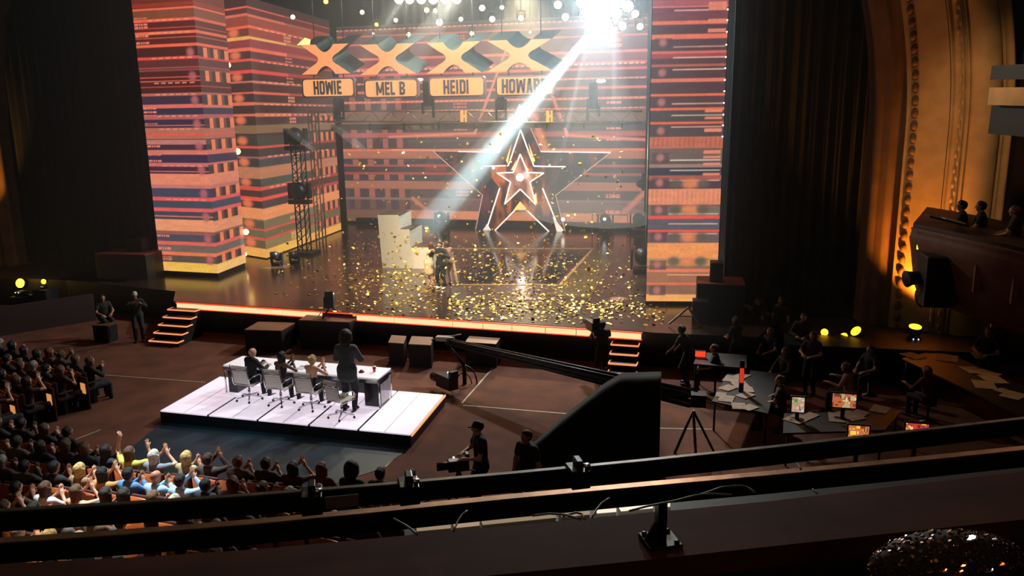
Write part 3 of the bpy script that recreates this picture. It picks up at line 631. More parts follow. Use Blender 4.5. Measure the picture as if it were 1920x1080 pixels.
warm, yel, red, wht = (255, 225, 170), (255, 205, 120), (255, 120, 80), (255, 255, 255)
hung = [(611, 3, 36, (255, 170, 70), .14, 'amber round stage light at the top edge above the left X'), (549, 32, 34, (255, 235, 160), .13, 'pale yellow stage light above and left of the first X'), (679, 23, 36, warm, .13, 'warm stage light high between first and second X'),
        (706, 46, 38, (255, 150, 60), .12, 'small amber stage light above the second X'), (742, 38, 37, warm, .12, 'warm stage light straight above the second X'), (700, 63, 38, wht, .07, 'tiny white stage light left above the second X'), (766, 65, 36, warm, .13, 'low warm stage light right of the second X top'),
        (800, 19, 37, (255, 225, 140), .15, 'yellowish stage light, left one of a close pair near the top'), (816, 20, 36, warm, .12, 'warm stage light, right one of a close pair near the top'), (824, 42, 35, (255, 190, 160), .19, 'large red glowing stage light above the third X'),
        (864, 36, 37, warm, .13, 'warm stage light above and right of the third X'), (885, 63, 36, warm, .13, 'low warm stage light between third and fourth X'), (904, 15, 35, (255, 190, 160), .17, 'red glowing stage light high between third and fourth X'), (923, 36, 35, (255, 190, 160), .17, 'red glowing stage light directly left above the fourth X'),
        (941, 14, 37, warm, .13, 'warm stage light high above the fourth X'), (977, 34, 36, warm, .16, 'warm stage light just above the fourth X'), (994, 60, 38, warm, .08, 'small warm stage light touching the fourth X top'), (1046, 9, 35, (255, 180, 140), .22, 'big orange glowing stage light left of the blinding cluster'),
        (1060, 32, 35, (255, 225, 150), .2, 'yellow glowing stage light low left of the blinding cluster'), (1191, 26, 33, (255, 235, 190), .19, 'cream stage light right of the blinding cluster'), (1200, 50, 33, wht, .17, 'white stage light lowest right of the blinding cluster'),
        (1167, 49, 33, wht, .2, 'white stage light under the right of the blinding cluster'), (1145, 48, 34, (220, 245, 255), .14, 'bluish stage light under the blinding cluster'), (1122, 55, 34, wht, .12, 'small white stage light hanging lowest under the blinding cluster')]
for px, py, Y, c, s, lab in hung: fixture(px, py, Y, c, lab, s*.8, bright=5)
k = 0
for px, py in ((1090, 4), (1108, 10), (1126, 4), (1144, 10), (1162, 4), (1100, 24), (1119, 28), (1138, 26), (1156, 26), (1178, 12), (1112, 42), (1136, 42)):
    fixture(px, py, 30, wht, 'blinding white stage light, %s of the dense cluster counted from its top left' % ORD[k], .19, bright=30); k += 1
for k, px in enumerate((748, 768, 790, 812, 834, 856)):
    fixture(px, -2, 33, (255, 240, 190), 'bright cream stage light cut by the top edge, %s from the left of its row' % ORD[k], .2, bright=12)
for (px, py, sz, lab) in ((427, 122, .12, 'upper glowing bulb on the edge of the left screen tower'), (445, 284, .13, 'middle glowing bulb on the edge of the left screen tower'), (461, 435, .12, 'lower glowing bulb on the edge of the left screen tower'), (460, 477, .07, 'small lowest glowing bulb at the foot of the left screen tower')):
    P = aty(px, py, 30.3); r = thing('bulb', P, lab, 'bulb', 'bulbs on the left tower edge')
    MB().ball((0, 0, 0), sz, 12).build('globe', mat('amber bulb glow', (255, 225, 150), emit=7, ergb=(255, 205, 110)), r)
    MB().bar((0, 0, 0), (-.35, .1, 0), .05, .05).build('bracket', BLACKM, r)
for (px, py, lab) in ((452, 31, 'yellow spotlight on a black moving head over the left tower'), (785, 150, 'yellow topped moving head standing on the truss below the MEL B board'), (1127, 152, 'white topped moving head standing on the truss right of the boards')):
    Y = 34 if px < 600 else 35.8; P = aty(px, py, Y); r = thing('moving_head', P, lab, 'stage light')
    m = MB(); m.lathe([(.05, .03), (.2, .02), (.2, -.01), (.05, -.05)], n=14, R=Matrix.Rotation(.35, 3, 'X')); m.build('lens', mat('moving head lens', (255, 240, 190), emit=5, ergb=(255, 235, 170)), r)
    m = MB(); s = -1 if px > 1000 else 1
    m.box((s*.35, .15, -.62), (.36, .36, 1.1)); m.build('body', BLACKM, r, .04)
    m = MB(); m.box((s*.6, .15, -1.2), (.1, .1, .95)); m.box((s*.1, .15, -1.25), (.1, .1, .5)) if px > 600 else m.tube([(s*.35, .15, -.1), (s*.35, .15, 4)], .04, 5); m.build('yoke', BLACKM, r)
for px, lab in ((938, 'dark moving head standing on the truss under the rightmost board'), (632, 'dark moving head standing on the truss under the leftmost board')):
    P = aty(px, 190, 35.8); r = thing('moving_head', P, lab, 'stage light')
    MB().box((0, .15, 0), (.3, .3, .75)).build('body', BLACKM, r, .04); m = MB(); m.box((.22, .15, -.35), (.08, .1, .9)); m.box((-.22, .15, -.35), (.08, .1, .9)); m.box((0, .15, -.78), (.5, .14, .1)); m.build('yoke', BLACKM, r)
# moving heads and dark lamps at the foot of the set
def floor_light(px, py, lab, lit=True, Y=None, s=1.0):
    P = at(px, py, ST) if Y is None else aty(px, py, Y); r = thing('floor_light', P, lab, 'stage light')
    MB().box((0, 0, .09*s), (.5*s, .4*s, .18*s)).build('base', BLACKM, r, .02)
    m = MB(); m.box((-.3*s, 0, .42*s), (.06*s, .2*s, .6*s)); m.box((.3*s, 0, .42*s), (.06*s, .2*s, .6*s)); m.build('yoke', BLACKM, r)
    MB().lathe([(.12*s, .42*s), (.21*s, .3*s), (.23*s, -.25*s)], (0, 0, .5*s), 14, R=Matrix.Rotation(math.radians(70), 3, 'X')).build('head', BLACKM, r)
    if lit: MB().ball((0, -.42*s, .6*s), .075, 10).build('lens', mat('white floor lens', wht, emit=8, ergb=(240, 245, 255)), r)
floor_light(829, 428, 'floor light with white glare left of the star', True, s=1.25)
floor_light(1135, 436, 'floor light in a wire frame right of the star', True, s=1.3)
m = MB(); P = at(1143, 441, ST)
for dx in (-.9, .9): m.tube([(dx, 0, 0), (dx, 0, 1.05)], .025, 5)
m.tube([(-.9, 0, 1.05), (.9, 0, 1.05)], .025, 5)
o = m.build('wire_frame', STEEL); o.location = P; tag(o, 'thin metal hoop frame around the floor light right of the star', 'frame')
floor_light(1197, 438, 'dark floor light by the right end of the back wall', False, s=1.4)
floor_light(1203, 512, 'dark floor light at the left foot of the right screen tower', False, s=1.3)
def hang_lamp(px, py, Y, lab):
    P = aty(px, py, Y); r = thing('wall_light', P, lab, 'stage light'); MB().ball((0, 0, 0), .3, 12, 0, (1, .8, .75)).build('head', BLACKM, r); MB().box((.25, .1, .1), (.5, .12, .9)).build('bracket', BLACKM, r)
hang_lamp(1203, 345, 42.2, 'dark round lamp fixed at the right edge of the back wall')

# lattice mast with dark movers in front of the second tower
def mast():
    P = at(572, 476, ST); r = thing('light_mast', P, 'dark lattice mast with stacked lights before the second screen tower', 'light mast')
    H = 5.6; m = MB()
    for dx, dy in ((-.22, -.22), (.22, -.22), (-.22, .22), (.22, .22)): m.tube([(dx, dy, .1), (dx, dy, H)], .035, 6)
    for k in range(14):
        z = .2+k*(H-.3)/14; z2 = z+(H-.3)/14; m.tube([(-.22, -.22, z), (.22, -.22, z2)], .02, 5); m.tube([(-.22, .22, z), (-.22, -.22, z2)], .02, 5); m.tube([(.22, -.22, z), (.22, .22, z2)], .02, 5)
    m.build('lattice', BLACKM, r)
    MB().box((0, 0, .06), (1.1, 1.0, .12)).build('base_plate', BLACK, r)
    for z in (5.3, 2.9):
        m = MB(); m.ball((0, -.2, z), .34, 12, 0, (1.1, 1, 1.2)); m.box((-.45, -.1, z), (.12, .3, .7)); m.box((.45, -.1, z), (.12, .3, .7)); m.box((0, -.1, z-.5), (1.0, .4, .18)); m.build('moving_lamp', BLACKM, r)
mast()
floor_light(520, 498, 'small dark lamp on the stage at the foot of the second tower', False, s=.8)
floor_light(553, 494, 'small dark lamp beside the base of the lattice mast', False, s=.7)

# white speckled staircase block
def stairs_block():
    m = MB(); col = mat('speckled off white', (205, 196, 178), .6, vary=.12, scale=30)
    a, b = at(717, 502, ST), at(812, 502, ST); Y = a.y
    f = lambda px, py: aty(px, py, Y)
    P = [f(717, 502), f(812, 502), f(812, 464), f(769, 464), f(768, 430), f(748, 430), f(747, 403), f(709, 403)]
    P[-1].x = P[0].x-.1
    P = [Vector((p.x, p.y, max(p.z, ST))) for p in P]; P[0].z = P[1].z = ST
    o_ = Vector((P[0].x, Y, ST)); m.prism([p-o_ for p in P], (0.1, 1.3, 0))
    r = thing('step_block', o_, 'off white speckled stair shaped block standing on the stage', 'step block')
    m.build('body', [col], r)
    m = MB()
    for (p, q_) in ((P[7], P[6]), (P[5], P[4]), (P[3], P[2])):
        m.box(((p.x+q_.x)/2-o_.x+.05, .66, (p.z-ST)+.012), (abs(q_.x-p.x)+.02, 1.3, .02))
    m.build('tread', mat('dark brown tread', (58, 42, 34), .5), r)
stairs_block()

# lit fascia along the stage edge
def fascia():
    r = thing('stage_edge_light', (SL.x, SL.y, ST), 'glowing amber light strip along the front edge of the stage', 'light strip')
    lit = mat('amber fascia', (255, 205, 140), .4, emit=1.25, ergb=(255, 205, 150), vary=.03); redm = mat('red orange trim', (255, 70, 20), .4, emit=.8, ergb=(250, 70, 28))
    segs = [332, 428, 528, 604, 668, 738, 848, 905, 960, 1023, 1081, 1205]
    d = (SR-SL); L0 = proj(SL)[0]; L1 = proj(SR)[0]
    def pt(px):                              # point on the edge line at photo column px
        rr_ = ray(px, 560); nrm = Vector((d.y, -d.x, 0)); t = Vector((SL.x, SL.y, 0)).dot(nrm)/Vector((rr_[0], rr_[1], 0)).dot(nrm)
        q = Vector((rr_[0]*t, rr_[1]*t, 0)); return q-Vector((SL.x, SL.y, 0))
    out = Vector((d.y, -d.x, 0)).normalized()*.05
    for i, (a, b) in enumerate(zip(segs, segs[1:])):
        A, B = pt(a+1)+out, pt(b-1)+out
        if a == 604: continue
        m = MB(); m.bar(A+Vector((0, 0, -.13)), B+Vector((0, 0, -.13)), .05, .17); m.build('light_panel', lit, r)
    m = MB(); A, B = pt(331)+out, pt(1206)+out
    m.bar(A+Vector((0, 0, -.03)), B+Vector((0, 0, -.03)), .07, .03); m.bar(A+Vector((0, 0, -.235)), B+Vector((0, 0, -.235)), .07, .02); m.build('edge_trim', redm, r)
fascia()
for k_ in ('amber fascia',): MATS[k_].cycles.emission_sampling = 'AUTO'

# lit edged stairs to the stage
def lit_stairs(base_l, base_r, top_l, top_r, lab):
    B = (Vector(base_l)+Vector(base_r))/2; r = thing('stage_steps', (B.x, B.y, 0), lab, 'steps')
    T = (Vector(top_l)+Vector(top_r))/2; W = (Vector(base_r)-Vector(base_l)).length
    xd = (Vector(base_r)-Vector(base_l)).normalized(); yd = Vector((T.x-B.x, T.y-B.y, 0)); run = 1.55; yd = yd.normalized() if yd.length > .3 else Vector((-xd.y, xd.x, 0))
    edge = mat('salmon lit step edge', (255, 150, 90), .5, emit=.95, ergb=(250, 150, 92)); top = mat('dark step', (34, 30, 28), .5)
    for k in range(5):
        z = .12+k*.19+.02; o = yd*(k*.3)-Vector((B.x, B.y, 0))*0
        m = MB(); c = o+yd*.15; R = Matrix((xd, Vector((-xd.y, xd.x, 0)), Vector((0, 0, 1)))).transposed()
        m.box(c+Vector((0, 0, z)), (W, .3, .05), R=R); s = m.build('step', top, r)
        m = MB(); yy = Vector((-xd.y, xd.x, 0)); f = c+Vector((0, 0, z+.012))
        m.box(f-yy*.155, (W, .025, .045), R=R); m.box(f-xd*W/2, (.025, .3, .035), R=R); m.box(f+xd*W/2, (.025, .3, .035), R=R); m.build('lit_edge', edge, s)
    for sx in (-1, 1):
        p = xd*(W/2-.04)*sx; m = MB()
        m.prism([p+Vector((0, 0, 0)), p+yd*1.55, p+yd*1.55+Vector((0, 0, .9)), p+yd*1.3+Vector((0, 0, .88)), p+yd*.1+Vector((0, 0, .1))], xd*.03); m.build('stringer', BLACK, r)
lit_stairs(at(280, 641, .12), at(334, 645, .12), at(326, 570, 1.0), at(378, 575, 1.0), 'black steps with glowing edges at the left end of the stage')
lit_stairs(at(1139, 702, .12), at(1192, 706, .12), at(1140, 628, 1.0), at(1204, 632, 1.0), 'black steps with glowing edges at the right end of the stage')
# ------------------------------------------------------------------ people: one continuous surface per body
def surfnet(Fd, org, h):
    S = Fd < 0; n = np.array(Fd.shape)-1
    sl = lambda A, c: A[c[0]:c[0]+n[0], c[1]:c[1]+n[1], c[2]:c[2]+n[2]]
    C = [(i, j, k) for i in (0, 1) for j in (0, 1) for k in (0, 1)]
    cnt = sum(sl(S, c).astype(np.int8) for c in C); act = (cnt > 0) & (cnt < 8)
    ii = np.argwhere(act); idx = np.full(act.shape, -1, np.int64); idx[act] = np.arange(len(ii))
    vals = {c: Fd[ii[:, 0]+c[0], ii[:, 1]+c[1], ii[:, 2]+c[2]] for c in C}
    acc = np.zeros((len(ii), 3)); num = np.zeros(len(ii))
    for a in C:
        for ax in range(3):
            if a[ax]: continue
            b = list(a); b[ax] = 1; b = tuple(b); fa, fb = vals[a], vals[b]; x = (fa < 0) != (fb < 0)
            t = np.where(x, fa/np.where(fa-fb == 0, 1, fa-fb), 0); p = np.tile(np.array(a, float), (len(ii), 1)); p[:, ax] += t
            acc += p*x[:, None]; num += x
    V = (ii+acc/num[:, None])*h+org
    Q = []
    for ax in range(3):
        o1, o2 = [(1, 2), (2, 0), (0, 1)][ax]
        a = [slice(1, -1)]*3; a[ax] = slice(0, -1); b = list(a); b[ax] = slice(1, None)
        A, B = S[tuple(a)], S[tuple(b)]; cr = np.argwhere(A != B)
        if not len(cr): continue
        inv = A[tuple(cr.T)]; base = cr.copy(); 
        for d in range(3):
            if d != ax: base[:, d] += 1
        e1 = np.zeros(3, int); e1[o1] = 1; e2 = np.zeros(3, int); e2[o2] = 1
        g = lambda off: idx[tuple((base-off).T)]
        q = np.stack([g(e1*0), g(e1), g(e1+e2), g(e2)], 1); q[~inv] = q[~inv][:, ::-1]; Q.append(q)
    Q = np.concatenate(Q); Q = Q[(Q >= 0).all(1)]
    return V, Q
def sdf_mesh(name, prims, h, mt):
    """prims: (a, b, ra, rb, k[, squash]) blended tapered capsules"""
    P = np.array([[*p[0]] for p in prims]+[[*p[1]] for p in prims]); R = max(max(p[2], p[3]) for p in prims)+.04
    lo, hi = P.min(0)-R, P.max(0)+R; dim = np.ceil((hi-lo)/h).astype(int)+2
    Fd = np.full(dim, .06)
    for p in prims:
        a, b, ra, rb, k = np.array(p[0], float), np.array(p[1], float), p[2], p[3], p[4]; sq = p[5] if len(p) > 5 else (1, 1, 1)
        m = max(ra, rb)*max(sq)+.045; l = np.clip(((np.minimum(a, b)-m-lo)/h).astype(int), 0, dim-1); u = np.clip(((np.maximum(a, b)+m-lo)/h).astype(int)+2, 1, dim)
        g = np.stack(np.meshgrid(*[np.arange(l[i], u[i])*h+lo[i] for i in range(3)], indexing='ij'), -1)
        sqa = np.array(sq, float); ab = (b-a)/sqa; pa = (g-a)/sqa; t = np.clip((pa@ab)/max(ab@ab, 1e-9), 0, 1)
        d = (np.linalg.norm(pa-t[..., None]*ab, axis=-1)-(ra+(rb-ra)*t))*min(sqa)
        cur = Fd[l[0]:u[0], l[1]:u[1], l[2]:u[2]]; hh = np.clip(k-np.abs(cur-d), 0, None)/k
        Fd[l[0]:u[0], l[1]:u[1], l[2]:u[2]] = np.minimum(cur, d)-hh*hh*k/4
    V, Q = surfnet(Fd, lo, h); me = fast_mesh(name, V, Q, True); me.materials.append(mt); return me
def ik(a, t, l1, l2, pole):
    a, t, pole = Vector(a), Vector(t), Vector(pole); d = t-a; L = min(d.length, l1+l2-.004); d = d.normalized(); t = a+d*L
    c = (l1*l1-l2*l2+L*L)/(2*L); hgt = math.sqrt(max(0, l1*l1-c*c)); pp = pole-d*pole.dot(d); pp = pp.normalized() if pp.length > 1e-4 else Vector((0, 0, 1))
    return a+d*c+pp*hgt, t
POSES = {  # hip height, lean forward, wrists (right, left), ankles, finger curl, palms
    'clap':  dict(hip=.56, lean=.10, wr=(.05, .34, .98), wl=(-.05, .36, 1.0), sit=1, up=1),
    'claphigh': dict(hip=.56, lean=.02, wr=(.07, .30, 1.16), wl=(-.04, .32, 1.19), sit=1, up=1),
    'armup': dict(hip=.56, lean=.0, wr=(.26, .22, 1.28), wl=(-.32, .14, 1.40), sit=1, up=1),
    'rest':  dict(hip=.56, lean=.06, wr=(.14, .36, .70), wl=(-.14, .36, .70), sit=1, up=0),
    'judge': dict(hip=.60, lean=.20, wr=(.16, .44, .86), wl=(-.14, .46, .86), sit=1, up=0),
    'judgeclap': dict(hip=.60, lean=.14, wr=(.12, .34, 1.04), wl=(.06, .36, 1.10), sit=1, up=1),
    'stand': dict(hip=.94, lean=.0, wr=(.30, .04, .84), wl=(-.30, .04, .84), sit=0, up=0),
    'front': dict(hip=.94, lean=.05, wr=(.12, .30, 1.12), wl=(-.10, .30, 1.10), sit=0, up=0),
    'camera': dict(hip=.94, lean=.12, wr=(.14, .38, 1.38), wl=(-.12, .40, 1.36), sit=0, up=0),
    'bend':  dict(hip=.90, lean=.42, wr=(.24, .50, .86), wl=(-.2, .50, .90), sit=0, up=0),
    'hug':   dict(hip=.92, lean=.22, wr=(.18, .46, 1.40), wl=(-.14, .48, 1.36), sit=0, up=0),
    'hugged': dict(hip=.94, lean=.05, wr=(.16, .34, 1.40), wl=(-.22, .26, 1.30), sit=0, up=0),
    'reach': dict(hip=.56, lean=.2, wr=(.34, .40, .86), wl=(-.3, .42, .86), sit=1, up=0),
}
def joints(pose):
    q = POSES[pose]; J = {}; H = q['hip']; ln = q['lean']; up = Vector((0, math.sin(ln), math.cos(ln)))
    P = Vector((0, 0, H)); J['P'] = P; J['W'] = P+up*.20; J['C'] = P+up*.36; J['N'] = P+up*.49; J['Hd'] = J['N']+Vector((0, .035+ln*.05, .165))
    for s, n in ((1, 'r'), (-1, 'l')):
        sh = P+up*.455+Vector((.175*s, 0, 0)); J['S'+n] = sh; w = Vector(q['w'+n])
        if ln > .3: w = w
        pole = Vector((.9*s, -.25, -.9)) if not (q['up'] and w.z > 1.25) else Vector((1.2*s, .5, -.6))
        J['E'+n], J['A'+n] = ik(sh, w, .285, .255, pole)
        hp = P+Vector((.095*s, 0, -.02)); J['T'+n] = hp
        an = Vector((.12*s, .46, .09)) if q['sit'] else Vector((.11*s, .03+.05*s*(1 if pose in ('stand', 'bend') else 0), .09))
        J['K'+n], J['F'+n] = ik(hp, an, .44, .43, (0.05*s, 1, .25))
    return J
def hand(J, n, s, up, r=1.0):
    A, E = J['A'+n], J['E'+n]; d = (A-E).normalized()
    if up: d = (d+Vector((0, .1, .9))).normalized()
    side = Vector((0, 1, 0)) if up else Vector((s, 0, 0)); side = (side-d*side.dot(d)).normalized(); nr = d.cross(side).normalized()*(-s if up else 1)
    if not up and nr.z > 0: nr = -nr
    out = [(A, A+d*.05, .026, .03, .02), (A+side*.02, A+d*.085+side*.026, .018, .017, .015), (A-side*.02, A+d*.085-side*.026, .018, .017, .015), (A, A+d*.088, .02, .018, .015)]
    for i, L in enumerate((.062, .076, .07, .052)):
        o = (i-1.5)*.023; b = A+d*.09+side*o; m = b+(d+side*o*5+nr*.25).normalized()*L*.55; t = m+(d+side*o*4+nr*.8).normalized()*L*.5
        out += [(b, m, .0105*r, .0098*r, .004), (m, t, .0098*r, .008*r, .004)]
    ts = -1 if not up else 1
    b = A+d*.025+side*.024*ts*(-1 if not up and s > 0 else 1); tside = side*ts*(-1 if not up and s > 0 else 1)
    m = b+(d*.55+tside*.8+nr*.2).normalized()*.042; t = m+(d*.9+tside*.35+nr*.2).normalized()*.034
    return out+[(b, m, .014*r, .012*r, .008), (m, t, .012*r, .009*r, .004)]
def body_prims(J, pose, female):
    up = POSES[pose]['up']; P, W, C, N, Hd = J['P'], J['W'], J['C'], J['N'], J['Hd']; X = Vector((1, 0, 0)); fw = .9 if female else 1.0
    sq = (1, .82, 1); pr = [(P-X*.055, P+X*.055, .125*(1.06 if female else 1), .125*(1.06 if female else 1), .04, sq), (P, W, .13, .112*fw, .05, sq), (W-X*.02, C-X*.055*fw, .112*fw, .118*fw, .05, sq), (W+X*.02, C+X*.055*fw, .112*fw, .118*fw, .05, sq),
                      (J['Sl']*.9+J['Sr']*.1, J['Sr']*.9+J['Sl']*.1, .068*fw, .068*fw, .05), (C, N, .10, .055, .05), (N-Vector((0, 0, .02)), Hd-Vector((0, .02, .08)), .05, .048, .03)]
    # head: cranium, face, jaw, brow, nose, lips, ears
    h = Hd; F = Vector((0, 1, 0)); Z = Vector((0, 0, 1))
    pr += [(h-F*.025+Z*.025, h+F*.012+Z*.03, .083, .078, .02, (.93, 1, 1.05)), (h+F*.03-Z*.01, h+F*.042-Z*.07, .058, .034, .03), (h+F*.035-Z*.075-X*.012, h+F*.035-Z*.075+X*.012, .032, .032, .02),
           (h+F*.078+Z*.022-X*.025, h+F*.078+Z*.022+X*.025, .014, .014, .012), (h+F*.085+Z*.012, h+F*.103-Z*.022, .008, .013, .008), (h+F*.080-Z*.05-X*.014, h+F*.080-Z*.05+X*.014, .009, .009, .006),
           (h+X*.08-F*.01+Z*.015, h+X*.083-F*.015-Z*.02, .013, .010, .008, (.6, 1, 1)), (h-X*.08-F*.01+Z*.015, h-X*.083-F*.015-Z*.02, .013, .010, .008, (.6, 1, 1))]
    for n, s in (('r', 1), ('l', -1)):
        pr += [(J['S'+n], J['E'+n], .052*fw, .038*fw, .03), (J['E'+n], J['A'+n], .040*fw, .026*fw, .02)]+hand(J, n, s, up)
        pr += [(J['T'+n], J['K'+n], .088, .058, .035), (J['K'+n], J['K'+n].lerp(J['F'+n], .35)-F*.012, .056, .056, .03), (J['K'+n].lerp(J['F'+n], .3)-F*.01, J['F'+n], .055, .036, .02),
               (J['F'+n]-Z*.035-F*.03, J['F'+n]-Z*.055+F*.15, .036, .026, .02), (J['F'+n]-Z*.05+F*.1-X*.015, J['F'+n]-Z*.055+F*.15+X*.012, .03, .024, .02)]
    return pr
def grow(pr, g): return [(p[0], p[1], p[2]+g, p[3]+g, p[4])+tuple(p[5:]) for p in pr]
def cloth_prims(J, pose, female, kind):
    P, W, C, N = J['P'], J['W'], J['C'], J['N']; X = Vector((1, 0, 0)); Z = Vector((0, 0, 1)); B = body_prims(J, pose, female); fw = .9 if female else 1.0
    torso = grow(B[0:6], .013)
    if kind == 'sleeveless': return grow(B[1:4], .011)+[(J['Sl'].lerp(J['Sr'], .2), J['Sl'].lerp(J['Sr'], .28), .05, .05, .02), (J['Sl'].lerp(J['Sr'], .8), J['Sl'].lerp(J['Sr'], .72), .05, .05, .02)]
    if kind == 'vstrap': return grow(B[0:2], .012)+[(W-X*.05, J['Sl'].lerp(J['Sr'], .2)+Z*.02, .085, .045, .03), (W+X*.05, J['Sr'].lerp(J['Sl'], .2)+Z*.02, .085, .045, .03)]
    if kind in ('tee', 'shirt', 'jacket'):
        g = .022 if kind == 'jacket' else .012; pr = grow(B[0:6], g); f = .55 if kind == 'tee' else .96
        for n in 'rl':
            S_, E_, A_ = J['S'+n], J['E'+n], J['A'+n]
            if kind == 'tee': pr += [(S_, S_.lerp(E_, f), .052*fw+.014, .048*fw+.012, .03)]
            else: pr += [(S_, E_, .052*fw+g, .040*fw+g, .03), (E_, E_.lerp(A_, .92), .040*fw+g, .03*fw+g*.8, .02)]
        if kind == 'jacket' and not POSES[pose]['sit']: pr += [(P-X*.07-Z*.0, P-X*.09-Z*.14, .135, .125, .05, (1, .85, 1)), (P+X*.07, P+X*.09-Z*.14, .135, .125, .05, (1, .85, 1)), (P, P-Z*.14, .14, .13, .05, (1, .85, 1))]
        return pr
    if kind == 'dress':
        pr = grow(B[0:5], .012)+[(P, P-Z*.30, .15, .17, .05, (1, .8, 1)), (P-X*.06, P-X*.07-Z*.3, .12, .12, .05), (P+X*.06, P+X*.07-Z*.3, .12, .12, .05)]; return pr
def leg_prims(J, short=False):
    pr = []; X = Vector((1, 0, 0)); P = J['P']; pr.append((P-X*.06-Vector((0, 0, .02)), P+X*.06-Vector((0, 0, .02)), .136, .136, .04, (1, .86, 1)))
    for n in 'rl': pr += [(J['T'+n], J['K'+n], .104, .074, .03), (J['K'+n], J['K'+n].lerp(J['F'+n], .93), .074, .056, .02)]
    return pr
def shoe_prims(J):
    F = Vector((0, 1, 0)); Z = Vector((0, 0, 1)); X = Vector((1, 0, 0)); out = []
    for n in 'rl':
        f = J['F'+n]; out += [(f-Z*.0, f-Z*.04, .046, .046, .02), (f-Z*.048-F*.035, f-Z*.058+F*.16, .042, .034, .02), (f-Z*.056+F*.1-X*.018, f-Z*.058+F*.17+X*.014, .036, .03, .02)]
    return out
def hair_prims(J, style):
    h = J['Hd']; F = Vector((0, 1, 0)); Z = Vector((0, 0, 1)); X = Vector((1, 0, 0)); back = h-F*.035
    cap = [(h-F*.036+Z*.03, h-F*.004+Z*.052, .091, .082, .02, (.97, 1, 1)), (h-F*.05-Z*.02, h-F*.05+Z*.02, .072, .085, .02)]
    if style == 'short': return cap
    if style == 'afro': return [(h-F*.06-Z*.04, h-F*.02+Z*.09, .115, .125, .03), (h-X*.06-F*.03, h+X*.06-F*.03, .085, .085, .03), (h-X*.07-F*.02+Z*.07, h+X*.07-F*.02+Z*.07, .07, .07, .03), (h-F*.06-Z*.08, h-F*.05, .075, .09, .03)]
    if style == 'bun': return cap+[(h-F*.13+Z*.05, h-F*.14+Z*.06, .045, .045, .02)]
    if style == 'bob': return cap+[(h-X*.05-F*.04, h-X*.06-F*.03-Z*.12, .06, .045, .03), (h+X*.05-F*.04, h+X*.06-F*.03-Z*.12, .06, .045, .03), (back-Z*.02, back-F*.02-Z*.12, .075, .05, .03)]
    if style == 'long': return cap+[(h-X*.03-F*.05, h-X*.045-F*.065-Z*.27, .06, .026, .02), (h+X*.03-F*.05, h+X*.05-F*.065-Z*.24, .06, .022, .02), (back, back-F*.045-Z*.34, .07, .024, .03), (h-X*.01-F*.09, h+X*.02-F*.10-Z*.30, .03, .014, .01), (h-X*.075, h-X*.08-Z*.16-F*.01, .03, .028, .02), (h+X*.075, h+X*.08-Z*.16-F*.01, .03, .028, .02)]
    if style == 'cap': return [(h-F*.03+Z*.03, h+F*.0+Z*.05, .09, .085, .02), (h+F*.07+Z*.045, h+F*.135+Z*.035, .05, .04, .02, (1.1, 1, .3))]
MESHC = {}
def pmat(kind, rgb, rough=.75):
    if kind == 'hair': return hairmat(rgb)
    return mat('%s %d %d %d' % (kind, *rgb), rgb, rough, vary=.12, scale=9)
def hairmat(rgb):
    nm = 'hair %d %d %d' % tuple(rgb)
    if nm in MATS: return MATS[nm]
    m = mat(nm, rgb, .55, vary=.5, scale=22, spec=.35); nt = m.node_tree; b = nt.nodes['Principled BSDF']
    tc = nt.nodes.new('ShaderNodeTexCoord'); mp = nt.nodes.new('ShaderNodeMapping'); mp.inputs['Scale'].default_value = (90, 90, 9); n = nt.nodes.new('ShaderNodeTexNoise'); n.inputs['Scale'].default_value = 1
    bp = nt.nodes.new('ShaderNodeBump'); bp.inputs['Strength'].default_value = .9; bp.inputs['Distance'].default_value = .02
    nt.links.new(tc.outputs['Object'], mp.inputs[0]); nt.links.new(mp.outputs[0], n.inputs['Vector']); nt.links.new(n.outputs['Fac'], bp.inputs['Height']); nt.links.new(bp.outputs[0], b.inputs['Normal'])
    return m
SKINT = {'fair': (214, 160, 130), 'tan': (176, 122, 92), 'brown': (110, 72, 52)}
HAIRC = {'black': (18, 16, 16), 'dark brown': (44, 30, 22), 'brown': (84, 58, 38), 'blonde': (196, 164, 104), 'grey': (150, 150, 145), 'red brown': (104, 50, 28), 'silver blonde': (200, 196, 180)}
